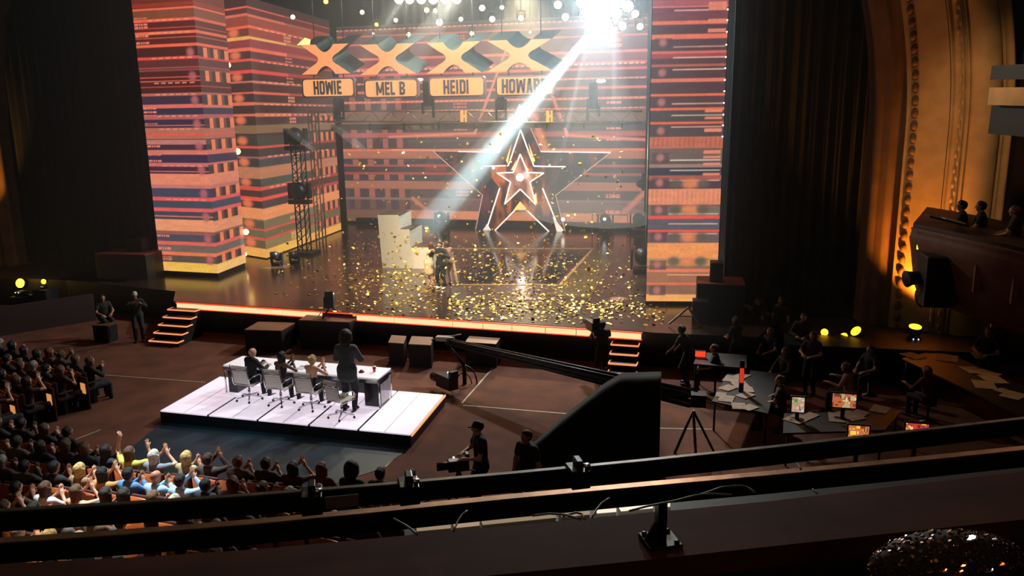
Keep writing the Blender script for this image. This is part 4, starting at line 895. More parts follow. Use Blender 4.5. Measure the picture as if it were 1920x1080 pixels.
def person(loc, rz, pose, label, hair=('short', 'dark brown'), top=('tee', (40, 40, 44)), legs=(34, 36, 44), shoes=(24, 22, 22), skin='fair', female=False, res=.0125, scale=1.0, group=None, lookdown=False):
    J = joints(pose); base = pmat('skin', SKINT[skin], .55)
    def get(key, fn):
        if key not in MESHC: MESHC[key] = sdf_mesh(key[0], fn(), res if key[0] != 'hair' else min(res, .012), base)
        return MESHC[key]
    def child(nm, key, fn, m):
        o = bpy.data.objects.new(nm, get(key, fn)); COL.objects.link(o)
        if root is not None: o.parent = root
        o.material_slots[0].link = 'OBJECT'; o.material_slots[0].material = m; return o
    root = None
    root = child('person', ('person', pose, female, res), lambda: body_prims(J, pose, female), base)
    root.location = loc; root.rotation_euler = (0, 0, rz); root.scale = (scale,)*3
    tag(root, label, 'person', group)
    if hair: child('cap' if hair[0] == 'cap' else 'hair', ('hair', pose, hair[0]), lambda: hair_prims(J, hair[0]), pmat('hair', HAIRC.get(hair[1], (20, 20, 20)), .45))
    if top: child({'jacket': 'jacket', 'dress': 'dress'}.get(top[0], 'shirt'), ('shirt', pose, female, top[0], res), lambda: cloth_prims(J, pose, female, top[0]), pmat('cloth', top[1], .85))
    if legs: child('trousers', ('trousers', pose, res), lambda: leg_prims(J), pmat('cloth', legs, .85))
    if shoes: child('shoes', ('shoes', pose, res), lambda: shoe_prims(J), pmat('leather', shoes, .4))
    if res < .011 or hair is None:
        m = MB(); h = J['Hd']
        for s in (-1, 1): m.ball((s*.03, h.y+.083, h.z+.004), .010, 8)
        m.build('eyes', mat('dark eye', (30, 24, 22), .2), root)
    return root
# ------------------------------------------------------------------ judges' platform, desk, chairs
PH = 0.3
PF, PRt, PBk = at(300, 770, PH), at(770, 815, PH), at(833, 740, PH)
def platform():
    FL, FR, BR_ = PF, PRt, PBk; BL_ = FL+(BR_-FR); xd = (FR-FL); yd = (BR_-FR); O = (FL+BR_)/2; O.z = 0
    r = thing('judges_platform', O, 'glowing white panelled platform under the judges desk', 'platform'); off = Vector((O.x, O.y, 0))
    z = Vector((0, 0, 1)); P = lambda u, v, h: FL+xd*u+yd*v-off+z*(h-PH)
    MB().prism([P(.0, .0, PH-.03), P(1, 0, PH-.03), P(1, 1, PH-.03), P(0, 1, PH-.03)], (0, 0, -PH+.03)).build('base', mat('dark platform side', (20, 22, 26), .4), r)
    pan = mat('white light panel', (240, 232, 238), .25, emit=.62, ergb=(250, 232, 250), vary=.02)
    us = [0, .205, .41, .615, .805, 1.0]; gap = .004
    for j in range(2):
        for i in range(5):
            u0, u1, v0, v1 = us[i]+gap*(1 if i else .2), us[i+1]-gap, (.5*j)+.003, .5*(j+1)-.003
            m = MB(); m.prism([P(u0, v0, PH), P(u1, v0, PH), P(u1, v1, PH), P(u0, v1, PH)], (0, 0, -.03)); m.build('light_panel', pan, r)
            if 1:
                um = (u0+u1)/2; m = MB(); m.prism([P(um-.0012, v0, PH+.001), P(um+.0012, v0, PH+.001), P(um+.0012, v1, PH+.001), P(um-.0012, v1, PH+.001)], (0, 0, -.01)); m.build('seam', mat('grey seam', (170, 160, 168), .5), r)
    m = MB()
    for i in range(1, 5): m.prism([P(us[i]-.0035, 0, PH+.002), P(us[i]+.0035, 0, PH+.002), P(us[i]+.0035, .48, PH+.002), P(us[i]-.0035, .48, PH+.002)], (0, 0, -.03))
    m.build('dark_strip', BLACK, r)
    m = MB(); m.bar(P(1.004, 0, PH-.02), P(1.004, 1, PH-.02), .03, .05); m.build('side_glow', mat('amber side glow', (255, 180, 110), emit=.8, ergb=(255, 170, 110)), r)
    return FL, xd, yd
platform()
MATS['white light panel'].cycles.emission_sampling = 'FRONT_BACK'
DZ = 1.06
D_fl, D_bl, D_br, D_fr = at(418, 684, DZ), at(455, 667, DZ), at(733, 690, DZ), at(708, 710, DZ)
def desk():
    O = (D_fl+D_fr)/2; O.z = PH; r = thing('judges_desk', O, 'long white topped desk with chrome edge on the glowing platform', 'desk'); q = lambda p, z: Vector((p.x-O.x, p.y-O.y, z-PH))
    top = [D_fl, D_fr, D_br, D_bl]
    MB().prism([q(p, DZ) for p in top], (0, 0, -.035)).build('desk_top', mat('white glass desk top', (238, 236, 240), .22, vary=.03, emit=.35, ergb=(255, 250, 255)), r, .01)  # emission stands in for the spotlight falling on the desk top
    m = MB(); m.bar(q(D_fl, DZ-.085), q(D_fr, DZ-.085), .04, .09); m.bar(q(D_fr, DZ-.085), q(D_br, DZ-.085), .04, .09); m.build('chrome_edge', CHROME, r)
    xd = (D_fr-D_fl).normalized(); yd = (D_br-D_fr).normalized()
    for s, p in ((1, D_fl+xd*.05), (-1, D_fr-xd*.42)):
        m = MB(); a = p+yd*.1; w = .42 if s < 0 else .26
        m.prism([q(a, PH), q(a+xd*w, PH), q(a+xd*w+yd*.55, PH), q(a+yd*.55, PH)], (0, 0, DZ-PH-.14)); m.build('side_panel', mat('black gloss panel', (24, 22, 26), .25), r)
    m = MB(); a = D_fl+yd*.75+xd*.3; b = D_fr+yd*.75-xd*.3; m.bar(q(a, .62), q(b, .62), .03, .5); m.build('front_panel', mat('black gloss panel', (24, 22, 26), .25), r)
    for p in (D_fr+yd*.05, D_br-yd*.05, D_fl+yd*.05, D_bl-yd*.05):
        m = MB(); a = q(p, PH); m.tube([a, a+Vector((0, 0, DZ-PH-.04))], .022, 8); m.build('leg', CHROME, r)
    m = MB(); m.bar(q(D_fr+yd*.1+xd*.02, .62), q(D_br-yd*.1+xd*.02, .62), .012, .5); m.build('glass_end', mat('pale glass end', (225, 215, 225), .1, trans=.6), r)
desk()
def chair(loc, rz, label):
    r = thing('office_chair', loc, label, 'chair', 'white swivel chairs at the judges desk', rz)
    wl = mat('white ribbed leather', (232, 224, 208), .5, vary=.05)
    def ribbed(P0, P1, w, n, nm):
        m = MB(); V = []; P0, P1 = Vector(P0), Vector(P1); d = (P1-P0); nr = Vector((0, -d.z, d.y)).normalized()
        N = n*4; 
        for i in range(N+1):
            t = i/N; b = abs(math.sin(math.pi*n*t))*.004
            for sx in (-1, 1): V.append(P0+d*t+nr*b+Vector((sx*w/2, 0, 0)))
            for sx in (1, -1): V.append(P0+d*t-nr*(b+.014)+Vector((sx*w/2, 0, 0)))
        Fs = [(i*4+k, i*4+(k+1) % 4, i*4+4+(k+1) % 4, i*4+4+k) for i in range(N) for k in range(4)]+[(3, 2, 1, 0), (N*4, N*4+1, N*4+2, N*4+3)]
        m.add(V, Fs, 0, False); return m.build(nm, wl, r)
    ribbed((0, .24, .47), (0, -.22, .45), .46, 7, 'seat'); ribbed((0, -.24, .5), (0, -.32, .98), .45, 8, 'backrest')
    for s in (-1, 1):
        m = MB(); x = .245*s; m.tube([(x, .22, .45), (x, -.2, .43), (x, -.26, .5), (x, -.34, 1.0)], .014, 6); m.build('side_frame', CHROME, r)
        m = MB(); m.tube([(x, .15, .45), (x+.02*s, .17, .62), (x+.02*s, .1, .67), (x+.02*s, -.2, .67), (x, -.28, .62)], .012, 6); m.build('armrest', CHROME, r)
    m = MB(); m.tube([(-.25, -.30, .86), (0, -.35, .865), (.25, -.30, .86)], .014, 6); m.build('back_bar', CHROME, r)
    m = MB(); m.lathe([(.03, .12), (.03, .3), (.02, .3), (.02, .44), (.09, .45)], n=10); m.build('gas_lift', CHROME, r)
    m = MB()
    for k in range(5):
        a = k*2*math.pi/5+.3; m.bar((0, 0, .13), (.32*math.cos(a), .32*math.sin(a), .08), .035, .03)
    m.build('star_base', CHROME, r)
    for k in range(5):
        a = k*2*math.pi/5+.3; m = MB(); m.lathe([(.02, -.02), (.03, -.012), (.03, .012), (.02, .02)], (.32*math.cos(a), .32*math.sin(a), .035), 10, R=Matrix.Rotation(math.pi/2, 3, 'X')); m.build('caster', BLACK, r)
    return r
cs = [at(468, 750, PH), at(527, 758, PH), at(584, 766, PH), at(641, 783, PH)]
labs = ['white swivel chair at the left end of the desk holding the bald man', 'white swivel chair second from the left holding the dark haired woman', 'white swivel chair third from the left holding the blonde woman', 'empty white swivel chair behind the standing man in the grey suit']
rots = [-.15, -.1, -.1, -.05]
for p, l, a in zip(cs, labs, rots):
    p = p+Vector((0, .02, 0)); chair(p, a+(-.35 if 'empty' in l else 0), l)
person(cs[0]+Vector((.02, .06, -.06)), -.45, 'judge', 'seated bald man in a black suit at the left end of the desk', None, ('jacket', (24, 22, 26)), res=.0085)
person(cs[1]+Vector((.0, .06, -.06)), -.3, 'judgeclap', 'seated dark haired woman in a black and white dress at the desk', ('long', 'black'), ('sleeveless', (30, 28, 30)), legs=(28, 26, 28), skin='brown', female=True, res=.0085)
person(cs[2]+Vector((.0, .06, -.06)), -.3, 'judgeclap', 'seated blonde woman in an open backed black dress clapping at the desk', ('bun', 'blonde'), ('vstrap', (24, 22, 24)), legs=(28, 26, 28), skin='fair', female=True, res=.0085)
person(at(655, 772, PH), .05, 'front', 'standing curly haired man in a grey suit behind the desk', ('afro', 'dark brown'), ('jacket', (62, 66, 66)), legs=(34, 36, 38), res=.0085, scale=1.13)
def small(nm, px, py, z, lab, cat, build, group=None):
    P = at(px, py, z); r = thing(nm, P, lab, cat, group); build(r); return r
redc = mat('red plastic', (215, 50, 62), .35)
small('paper_cup', 702, 697, DZ, 'red tumbler standing near the right end of the desk', 'cup', lambda r: (MB().lathe([(.032, 0), (.045, .13), (.042, .13), (.03, .005)], n=16).build('cup_body', redc, r), MB().lathe([(.046, .128), (.048, .14), (.04, .145)], n=16).build('rim', mat('pink rim', (240, 190, 190), .4), r)))
def buzz(col):
    def f(r): MB().lathe([(.07, 0), (.07, .02), (.055, .03)], n=14).build('base', BLACK, r); MB().ball((0, 0, .03), .05, 12, 0, (1, 1, .8)).build('dome', col, r)
    return f
small('buzzer', 548, 684, DZ, 'black buzzer on the desk beside the dark haired woman', 'buzzer', buzz(BLACK))
small('buzzer', 607, 690, DZ, 'black and red buzzer on the desk beside the blonde woman', 'buzzer', buzz(BLACK))
small('buzzer', 678, 698, DZ, 'red buzzer on the desk right of the standing man', 'buzzer', buzz(redc))
small('buzzer', 494, 679, DZ, 'black buzzer on the desk beside the bald man', 'buzzer', buzz(BLACK))
small('note_pad', 566, 690, DZ, 'pale note pad lying on the desk between the two women', 'paper', lambda r: (MB().box((0, 0, .006), (.2, .26, .012)).build('pages', mat('note paper', (225, 218, 212), .7), r), MB().box((0, .12, .014), (.2, .03, .006)).build('binding', BLACK, r)))
# ------------------------------------------------------------------ people on the stage
person(at(806, 541, ST), -.5, 'hug', 'barefoot woman in a short cream dress leaning into an embrace on stage', ('long', 'red brown'), ('dress', (236, 214, 178)), legs=None, shoes=None, female=True, res=.0105)
person(at(829, 541, ST), 2.9, 'hugged', 'man in black jacket with white shirt front and white shoes embraced on stage', ('short', 'dark brown'), ('jacket', (36, 42, 42)), legs=(24, 28, 32), shoes=(235, 230, 220), res=.0105, scale=1.0)
person(at(842, 533, ST), .8, 'hug', 'person with pale legs behind the embraced man in black on stage', ('long', 'brown'), ('tee', (150, 110, 90)), legs=(190, 150, 125), shoes=(190, 120, 80), female=True, res=.0105, scale=.95)
# ------------------------------------------------------------------ blocks, cameras and crane before the stage
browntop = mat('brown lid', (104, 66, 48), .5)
def block(nm, quad, z, lab, cat='stage block'):
    P = [at(*p, z) for p in quad]; c = sum(P, Vector())/4; c.z = 0; r = thing(nm, c, lab, cat)
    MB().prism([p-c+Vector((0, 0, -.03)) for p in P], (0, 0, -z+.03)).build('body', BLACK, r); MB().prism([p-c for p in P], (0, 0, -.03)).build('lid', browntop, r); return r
block('stage_block', [(458, 618), (527, 620), (554, 605), (484, 603)], .72, 'low black block with a brown top before the left half of the stage')
block('stage_block', [(560, 600), (655, 604), (682, 588), (586, 583)], .95, 'black block under the studio camera at the middle of the stage edge')
block('stage_block', [(872, 641), (930, 645), (938, 634), (880, 630)], .72, 'low black block with a brown top below the crane head')
block('stage_block', [(766, 645), (808, 647), (812, 632), (772, 630)], .7, 'squat black block right of the standing judge by the stage')
block('stage_block', [(728, 642), (757, 644), (762, 630), (734, 628)], .7, 'narrow black block close behind the standing judge by the stage')
def tvcam(P, rz, lab, pedestal=True, s=1.0):
    r = thing('studio_camera', P, lab, 'camera', rz=rz)
    MB().box((0, 0, 0), (.26*s, .55*s, .3*s)).build('camera_body', BLACKM, r, .02); MB().lathe([(.09*s, .2*s), (.11*s, .28*s), (.11*s, .55*s), (.08*s, .56*s)], n=14, R=Matrix.Rotation(-math.pi/2, 3, 'X')).build('lens', BLACKM, r)
    MB().box((.02*s, -.24*s, .22*s), (.22*s, .1*s, .16*s)).build('viewfinder', BLACKM, r, .01)
    m = MB(); m.tube([(-.1*s, -.25*s, -.1*s), (-.22*s, -.7*s, -.25*s)], .014, 6); m.build('pan_handle', STEEL, r)
    m = MB(); m.ball((.1*s, .1*s, .17*s), .02, 6); m.build('glint_lamp', mat('white glint', (255, 255, 255), emit=2.5), r)  # glowing ball paints a lens glint; on the shoulder camera, a lamp
    if pedestal:
        m = MB()
        for k in range(3):
            a = k*2.09; m.tube([(0, 0, -.16*s), (.42*math.cos(a), .42*math.sin(a), -P.z+pedestal)], .028, 6)
        m.build('tripod', BLACKM, r)
    return r
c0 = at(620, 592, .95); tvcam(Vector((c0.x, c0.y, 1.45)), .3, 'black studio camera on the block at the middle of the stage edge', .95, 1.2)
# jib crane
def crane():
    base = Vector((.15, 16.4, 0)); r = thing('camera_crane', base, 'long black camera crane arm sweeping from the stage front to the right', 'camera crane')
    tip = at(838, 640, 1.15)-base; tip.z = 1.3; mid = Vector((.6, .2, 2.1))
    tip = Vector((aty(838, 640, 20.6)-base)); root_ = Vector((aty(1300, 748, 15.9)-base))
    m = MB(); d = (root_-tip).normalized(); sd = Vector((-d.y, d.x, 0))
    for s, zz in ((-1, .09), (1, .09), (-1, -.09), (1, -.09)):
        m.tube([tip+sd*.05*s+Vector((0, 0, zz*.6)), root_+sd*.12*s+Vector((0, 0, zz*1.3))], .03, 6, r2=.045)
    N = 18
    for i in range(N):
        a, b = tip.lerp(root_, i/N), tip.lerp(root_, (i+1)/N); m.bar(a+Vector((0, 0, -.07)), b+Vector((0, 0, .07)), .10, .05)
    m.build('arm', BLACKM, r)
    m = MB(); m.bar(tip.lerp(root_, .02), tip.lerp(root_, .98), .10, .10); m.build('spine', BLACK, r)
    m = MB(); pv = tip.lerp(root_, .80); m.tube([pv, (pv.x, pv.y, .35)], .1, 10); m.box((pv.x, pv.y, .2), (1.0, 1.0, .35)); m.build('column', BLACKM, r)
    m = MB(); m.box(root_+Vector((.1, 0, 0)), (.3, .3, .26)); m.build('counterweight', BLACKM, r)
    # dark drape hung over the rear of the crane
    # remote head hanging from the tip
    hp = aty(852, 690, 20.2)-base; m = MB(); m.tube([tip, (tip.x+.1, tip.y-.1, tip.z-.15), (hp.x+.28, hp.y, hp.z+.1)], .05, 8); m.tube([(hp.x+.28, hp.y, hp.z+.1), (hp.x+.28, hp.y, hp.z-.5)], .06, 8); m.build('head_post', BLACKM, r)
    m = MB(); m.box(tip+Vector((-.05, 0, .08)), (.5, .2, .12)); m.tube([tip+Vector((-.45, 0, .02)), tip+Vector((.4, .05, .2))], .02, 6); m.build('tip_frame', STEEL, r)
    c = MB(); c.tube([(hp.x+.3+.33*math.cos(t), hp.y, hp.z-.42+.5*math.sin(t)) for t in np.linspace(-2.8, 3.0, 26)], .022, 6); c.build('cable_loop', BLACK, r)
    c = MB(); c.tube([(hp.x+.25+.22*math.cos(t), hp.y+.05, hp.z-.5+.36*math.sin(t)) for t in np.linspace(-2.2, 3.6, 22)], .016, 6); c.build('cable_loop', BLACK, r)
crane()
tvcam(aty(838, 715, 19.4), .9, 'remote camera hanging under the left end of the crane arm', False, 1.15)
def draped():
    P = [at(975, 885, 0), at(1250, 885, 0)]; Y = 15.1; r = thing('draped_stand', (-1.6, Y, 0), 'large black draped shape like a tent beneath the crane', 'draped stand')
    top = [aty(1128, 738, Y), aty(1162, 718, Y), aty(1230, 716, Y)]; low = [aty(962, 905, Y), aty(1245, 905, Y)]
    ctrl = [Vector((low[0].x, Y, 0)), aty(975, 866, Y), aty(1050, 800, Y), top[0], top[1], top[2], Vector((low[1].x, Y, 0))]
    m = MB(); off = Vector((-1.6, Y, 0)); N = 20
    V = []; 
    def yfold(t, k): return .06*math.sin(t*40+k)
    xl, xr = ctrl[0].x, ctrl[-1].x
    def ztop(x):
        C = ctrl[:6]
        for a, b in zip(C, C[1:]):
            if a.x <= x <= b.x: return a.z+(b.z-a.z)*(x-a.x)/(b.x-a.x+1e-6)
        return C[-1].z
    NX = 48
    for side in (0, 1):
        for i in range(NX+1):
            x = xl+(xr-.12-xl)*i/NX; zt = max(.02, ztop(x))
            for k in range(5):
                V.append(Vector((x, Y+side*(1.0-.35*k/4)+yfold(i/NX, side)*(1-k/4), zt*k/4))-off)
    g = lambda s, i, k: s*(NX+1)*5+i*5+k
    Fs = [(g(0, i, k), g(0, i+1, k), g(0, i+1, k+1), g(0, i, k+1)) for i in range(NX) for k in range(4)]+[(g(1, i, k), g(1, i, k+1), g(1, i+1, k+1), g(1, i+1, k)) for i in range(NX) for k in range(4)]
    Fs += [(g(0, i, 4), g(0, i+1, 4), g(1, i+1, 4), g(1, i, 4)) for i in range(NX)]+[(g(0, NX, k), g(1, NX, k), g(1, NX, k+1), g(0, NX, k+1)) for k in range(4)]
    m.add(V, Fs, 0, True); m.build('drape', mat('black stand drape', (17, 17, 14), .95), r)
    m = MB(); m.tube([(1.1, .6, 0), (1.1, .6, 1.6)], .04, 8); m.tube([(.5, .6, 0), (.5, .6, 1.4)], .04, 8); m.build('frame', BLACKM, r)
draped()
# camera operators
pS = at(1130, 716, 0)
person(pS, .5, 'camera', 'camera operator in black holding a shoulder camera by the right steps', ('short', 'black'), ('tee', (22, 22, 24)), skin='tan')
q = tvcam(pS+Vector((-.32, .32, 1.5)), .5, 'shoulder camera with small white lamp held before the right steps', False, .9)
person(at(905, 962, 0), 2.1, 'front', 'camera operator in a black cap and T-shirt behind the balcony rail', ('cap', 'cap'), ('tee', (30, 30, 28)), legs=(26, 26, 30), skin='fair', scale=1.06)
tvcam(at(862, 966, 0)+Vector((0, 0, 1.0)), 2.0, 'small camera with control grip before the man in the cap', 0.01, .7)
person(at(990, 978, 0), 2.6, 'stand', 'man with short dark hair half hidden left of the black draped stand', ('short', 'dark brown'), ('tee', (34, 28, 24)), skin='tan', scale=1.03)
# left side crew
person(at(200, 632, 0)+Vector((0, 0, .15)), -2.2, 'rest', 'seated crew member in dark clothes at far left below the curtain', ('bob', 'dark brown'), ('tee', (36, 30, 28)), skin='tan')
person(at(262, 640, 0), -2.4, 'camera', 'standing crew member with a headset and pale cap at the left steps', ('cap', 'cap'), ('shirt', (26, 24, 24)), skin='tan').children[0].material_slots[0].material = pmat('cloth', (190, 180, 165))
q = at(198, 640, 0); MB_ = MB(); MB_.box((0, 0, .36), (.5, .5, .05)); o = MB_
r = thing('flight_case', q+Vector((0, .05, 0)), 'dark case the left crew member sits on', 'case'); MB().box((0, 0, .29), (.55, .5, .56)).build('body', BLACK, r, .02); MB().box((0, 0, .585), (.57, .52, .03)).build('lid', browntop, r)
def speaker(nm, quad_px, Y, dep, lab, lid=False):
    (x0, y0), (x1, y1) = quad_px; a, b = aty(x0, y1, Y), aty(x1, y0, Y); r = thing(nm, ((a.x+b.x)/2, Y+dep/2, a.z), lab, 'speaker'); w, h = b.x-a.x, b.z-a.z
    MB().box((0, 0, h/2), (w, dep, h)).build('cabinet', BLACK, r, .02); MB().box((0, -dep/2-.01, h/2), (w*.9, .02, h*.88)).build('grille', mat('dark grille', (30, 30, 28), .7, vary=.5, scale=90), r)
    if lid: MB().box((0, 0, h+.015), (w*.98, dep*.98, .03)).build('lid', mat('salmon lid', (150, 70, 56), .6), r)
speaker('loudspeaker', ((240, 447), (265, 476)), 27.5, .6, 'small loudspeaker on top of the dark stack at the left curtain')
speaker('loudspeaker', ((187, 479), (272, 556)), 27.0, 1.3, 'large dark loudspeaker stack at the foot of the left curtain', True)
speaker('loudspeaker', ((1304, 536), (1398, 616)), 24.2, 1.2, 'large black loudspeaker stack right of the right screen tower', True)
speaker('loudspeaker', ((1331, 494), (1357, 532)), 24.5, .6, 'small loudspeaker on the stack right of the right screen tower')
speaker('loudspeaker', ((1297, 566), (1330, 612)), 23.7, .5, 'squat black wedge at the foot of the right screen tower')
# folded stand on the stage edge
P = at(1290, 612, ST); m = MB(); m.bar((-.55, 0, .05), (0, .1, .55), .06, .05); m.bar((0, .1, .55), (.35, -.1, .02), .06, .05); m.bar((-.3, 0, .3), (.2, 0, .3), .04, .03)
o = m.build('folding_stand', STEEL); o.location = P; tag(o, 'folded metal stand lying on the dark right corner of the stage', 'stand')
# pit wall and rail on the left
m = MB(); a, b = at(-60, 640, 0), at(180, 600, 0); m.bar(Vector((a.x, a.y, .5)), Vector((b.x, b.y, .5)), .12, 1.0); struct('wall_left_pit', m, mat('dark red low wall', (46, 22, 18), .7))
# floor uplights and small yellow lamps
def uplight(P, lab, aim=(0, 0, 1), s=1.0, e=9, col=(255, 190, 40), disc=.16, nm='uplight'):
    r = thing(nm, P, lab, 'uplight'); R = Vector(aim).normalized().to_track_quat('Z', 'Y').to_matrix()
    MB().lathe([(.1*s, -.25*s), (.17*s, -.2*s), (.19*s, -.02), (.2*s, 0)], (0, 0, .45*s), 16, R=R).build('can', BLACKM, r)
    c = Vector((0, 0, .45*s))+R@Vector((0, 0, .004)); MB().lathe([(disc*s, 0), (disc*s, .01), (.02, .02)], c, 18, R=R).build('lens', mat('amber lens %g' % e, col, emit=e, ergb=(255, 190, 30)), r)
    MB().box((0, 0, .08*s), (.3*s, .3*s, .16*s)).build('base', BLACKM, r)
    for dx in (-.07, .06): MB().ball((dx*s, -.2*s, .15*s), .02*s, 6).build('status_lamp', mat('white status lamp', (230, 240, 255), emit=1.5), r)
    return r
def stepoff(P, dz): return P+Vector((0, 0, dz))
YB = 23.2
for px, py, aim, lab, s, e in ((1716, 613, (0, -.25, 1), 'amber uplight at the foot of the glowing arch panel', 1.0, 5), (1546, 623, (-.3, -1, .2), 'round amber lamp leftmost of the lamps by the crew', .62, 5),
        (1580, 633, (-.75, -.45, .8), 'tilted oval yellow lamp, lower one of a pair behind the crew', .95, 4), (1605, 621, (-.75, -.45, .8), 'tilted oval yellow lamp, upper one of a pair behind the crew', .95, 4), (1649, 642, (0, -1, .3), 'round amber lamp rightmost of the lamps by the crew', .65, 7)):
    P = aty(px, py, YB); P.z -= .45*s; uplight(P, lab, aim, s, e)
    if px != 1716:
        m = MB(); m.tube([(P.x, P.y, 0), (P.x, P.y, P.z)], .04, 6); m.lathe([(.25, 0), (.25, .03), (.05, .05)], (P.x, P.y, 0), 12); o = m.build('lamp_stand', BLACKM); tag(o, 'thin black stand carrying the '+lab.replace('tilted ', '').replace(' behind the crew', '').replace(' by the crew', ''), 'stand')
    else:
        m = MB(); m.box((P.x, P.y, P.z/2), (.5, .5, P.z)); tag(m.build('plinth', BLACK), 'black plinth under the amber uplight at the arch panel', 'plinth')
for px, py, e, s, lab in ((38, 531, 12, 1.1, 'bright amber uplight at the foot of the left arch'), (82, 528, 5, .6, 'small amber lamp right of the left arch uplight')):
    P = aty(px, py, 25.6); P.z -= .45*s; uplight(P, lab, (0.1, -1, .25) if px < 60 else (.2, -1, .1), s, e)
    m = MB(); m.box((P.x, P.y, P.z/2), (.6, .6, P.z)); tag(m.build('plinth', BLACK), 'black plinth under the '+lab, 'plinth')
lamp('lamp_glow', 'POINT', aty(38, 520, 26.0), None, 25, (1, .55, .1), .1)

# ------------------------------------------------------------------ crew area at the right
woodt = mat('brown table top', (28, 17, 12), .5)
def table(quad, z, lab, skirt=True):
    P = [at(*p, z) for p in quad]; c = sum(P, Vector())/4; c.z = 0; r = thing('crew_table', c, lab, 'table')
    MB().prism([p-c for p in P], (0, 0, -.04)).build('table_top', woodt, r)
    for p in P:
        q_ = (p-c)*.92; MB().tube([(q_.x, q_.y, 0), (q_.x, q_.y, z-.04)], .025, 6).build('leg', BLACKM, r)
    return r
table([(1335, 752), (1440, 775), (1460, 700), (1370, 690)], .75, 'crew table crowded with pale papers right of the crane')
table([(1468, 812), (1660, 806), (1690, 770), (1470, 775)], .75, 'crew table with monitors and papers nearest the right rail')
table([(1690, 672), (1960, 800), (1960, 740), (1760, 655)], .95, 'long dark table strewn with papers at the far right')
table([(1300, 682), (1400, 690), (1400, 665), (1310, 660)], .9, 'small high table carrying the glowing red screen')
papers = [(1372, 711, .24), (1392, 705, .2), (1388, 722, .24), (1365, 728, .2), (1400, 731, .2), (1362, 748, .22), (1398, 742, .2), (1385, 762, .2), (1405, 765, .18), (1352, 741, .16)]
def sheet(px, py, z, w, lab, rz=None, col=(190, 172, 150)):
    P = at(px, py, z); rz = rnd.uniform(-.8, .8) if rz is None else rz
    m = MB(); N = 4; V = []
    for i in range(N+1):
        for j in range(2): V.append((w*(j-.5), w*1.35*(i/N-.5), .002+.012*math.sin(i*1.3+j)**2))
    m.add(V, [(i*2, i*2+1, i*2+3, i*2+2) for i in range(N)]); o = m.build('paper_sheet', mat('paper %d' % col[0], col, .8)); o.modifiers.new('solid', 'SOLIDIFY').thickness = .004
    o.location = P+Vector((0, 0, .01)); o.rotation_euler = (0, 0, rz); tag(o, lab, 'paper', 'papers on the crew tables')
for k, (x, y, w) in enumerate(papers): sheet(x, y, .75, w*1.5, 'pale paper on the crowded table right of the crane, %s from its far end' % ORD[k], col=(170, 145, 130))
for k, (x, y, w) in enumerate(((1496, 786, .4), (1520, 780, .25), (1572, 784, .4), (1594, 780, .4), (1612, 776, .3), (1650, 768, .35))): sheet(x, y, .75, w, 'dim paper on the monitor table, %s from the left' % ORD[k], col=(150, 118, 92))
for k, (x, y, w) in enumerate(((1822, 694, .4), (1848, 700, .42), (1862, 712, .45), (1845, 722, .45), (1886, 735, .3), (1900, 742, .4), (1712, 668, .4), (1775, 672, .5))): sheet(x, y, .95, w, 'yellowish paper on the long right table, %s from the left' % ORD[(2, 3, 4, 5, 6, 7, 0, 1)[k]], col=(205, 165, 105))
def pix(name, cols, w, h, nx=16, ny=9, seed=1, strength=1.0):
    rs = np.random.RandomState(seed); A = np.zeros((ny, nx, 3)); base = np.array(cols, float)
    A[:] = base[0]
    for _ in range(26):
        c = base[rs.randint(len(base))]; x, y = rs.randint(nx), rs.randint(ny); a, b = rs.randint(1, 5), rs.randint(1, 4); A[y:y+b, x:x+a] = c*(.8+.3*rs.rand())
    co = np.array([(w*(i/nx-.5), 0, h*j/ny) for j in range(ny+1) for i in range(nx+1)]); q = np.array([(j*(nx+1)+i, j*(nx+1)+i+1, (j+1)*(nx+1)+i+1, (j+1)*(nx+1)+i) for j in range(ny) for i in range(nx)])
    me = fast_mesh(name, co, q); ca = me.color_attributes.new('screen', 'FLOAT_COLOR', 'CORNER'); c = np.ones((len(q)*4, 4), np.float32); c[:, :3] = np.repeat(s2l(np.clip(A, 0, 255)).reshape(-1, 3), 4, 0)
    ca.data.foreach_set('color', c.ravel()); me.materials.append(screen_mat('monitor light', strength)); return me
def monitor(x0, y0, x1, y1, Y, cols, seed, lab, tz=.75):
    a, b = aty(x0, y1, Y), aty(x1, y0, Y); w, h = b.x-a.x, b.z-a.z; rz = -.05
    r = thing('monitor', ((a.x+b.x)/2, Y, a.z), lab, 'monitor', 'lit monitors of the crew', rz)
    MB().box((0, .035, h/2), (w+.06, .05, h+.06)).build('housing', BLACK, r, .01)
    o = bpy.data.objects.new('screen', pix('screen', cols, w, h, seed=seed)); COL.objects.link(o); o.parent = r; o.location = (0, -.0, 0)
    if a.z > tz: MB().box((0, .1, (tz-a.z)/2), (.08, .06, a.z-tz)).build('stand', BLACKM, r); MB().box((0, .1, tz-a.z+.01), (.3, .2, .02)).build('foot', BLACKM, r)
monitor(1484, 746, 1509, 772, 16.9, [(180, 150, 120), (60, 80, 90), (230, 180, 140), (70, 60, 50), (200, 190, 180), (70, 150, 60)], 3, 'small squarish monitor showing a grid of camera pictures')
monitor(1560, 740, 1606, 763, 17.1, [(190, 100, 60), (250, 235, 190), (245, 200, 60), (110, 60, 50), (210, 200, 150)], 5, 'wide bright monitor with an orange and cream picture behind the monitor table')
monitor(1590, 800, 1630, 820, 15.2, [(200, 110, 70), (250, 230, 180), (240, 190, 60), (140, 60, 50)], 8, 'monitor with an orange picture just above the balcony rail', 0)
monitor(1698, 796, 1742, 811, 16.0, [(200, 60, 50), (240, 170, 120), (240, 200, 60), (120, 50, 50)], 11, 'monitor with a red and yellow picture at the right rail', 0)
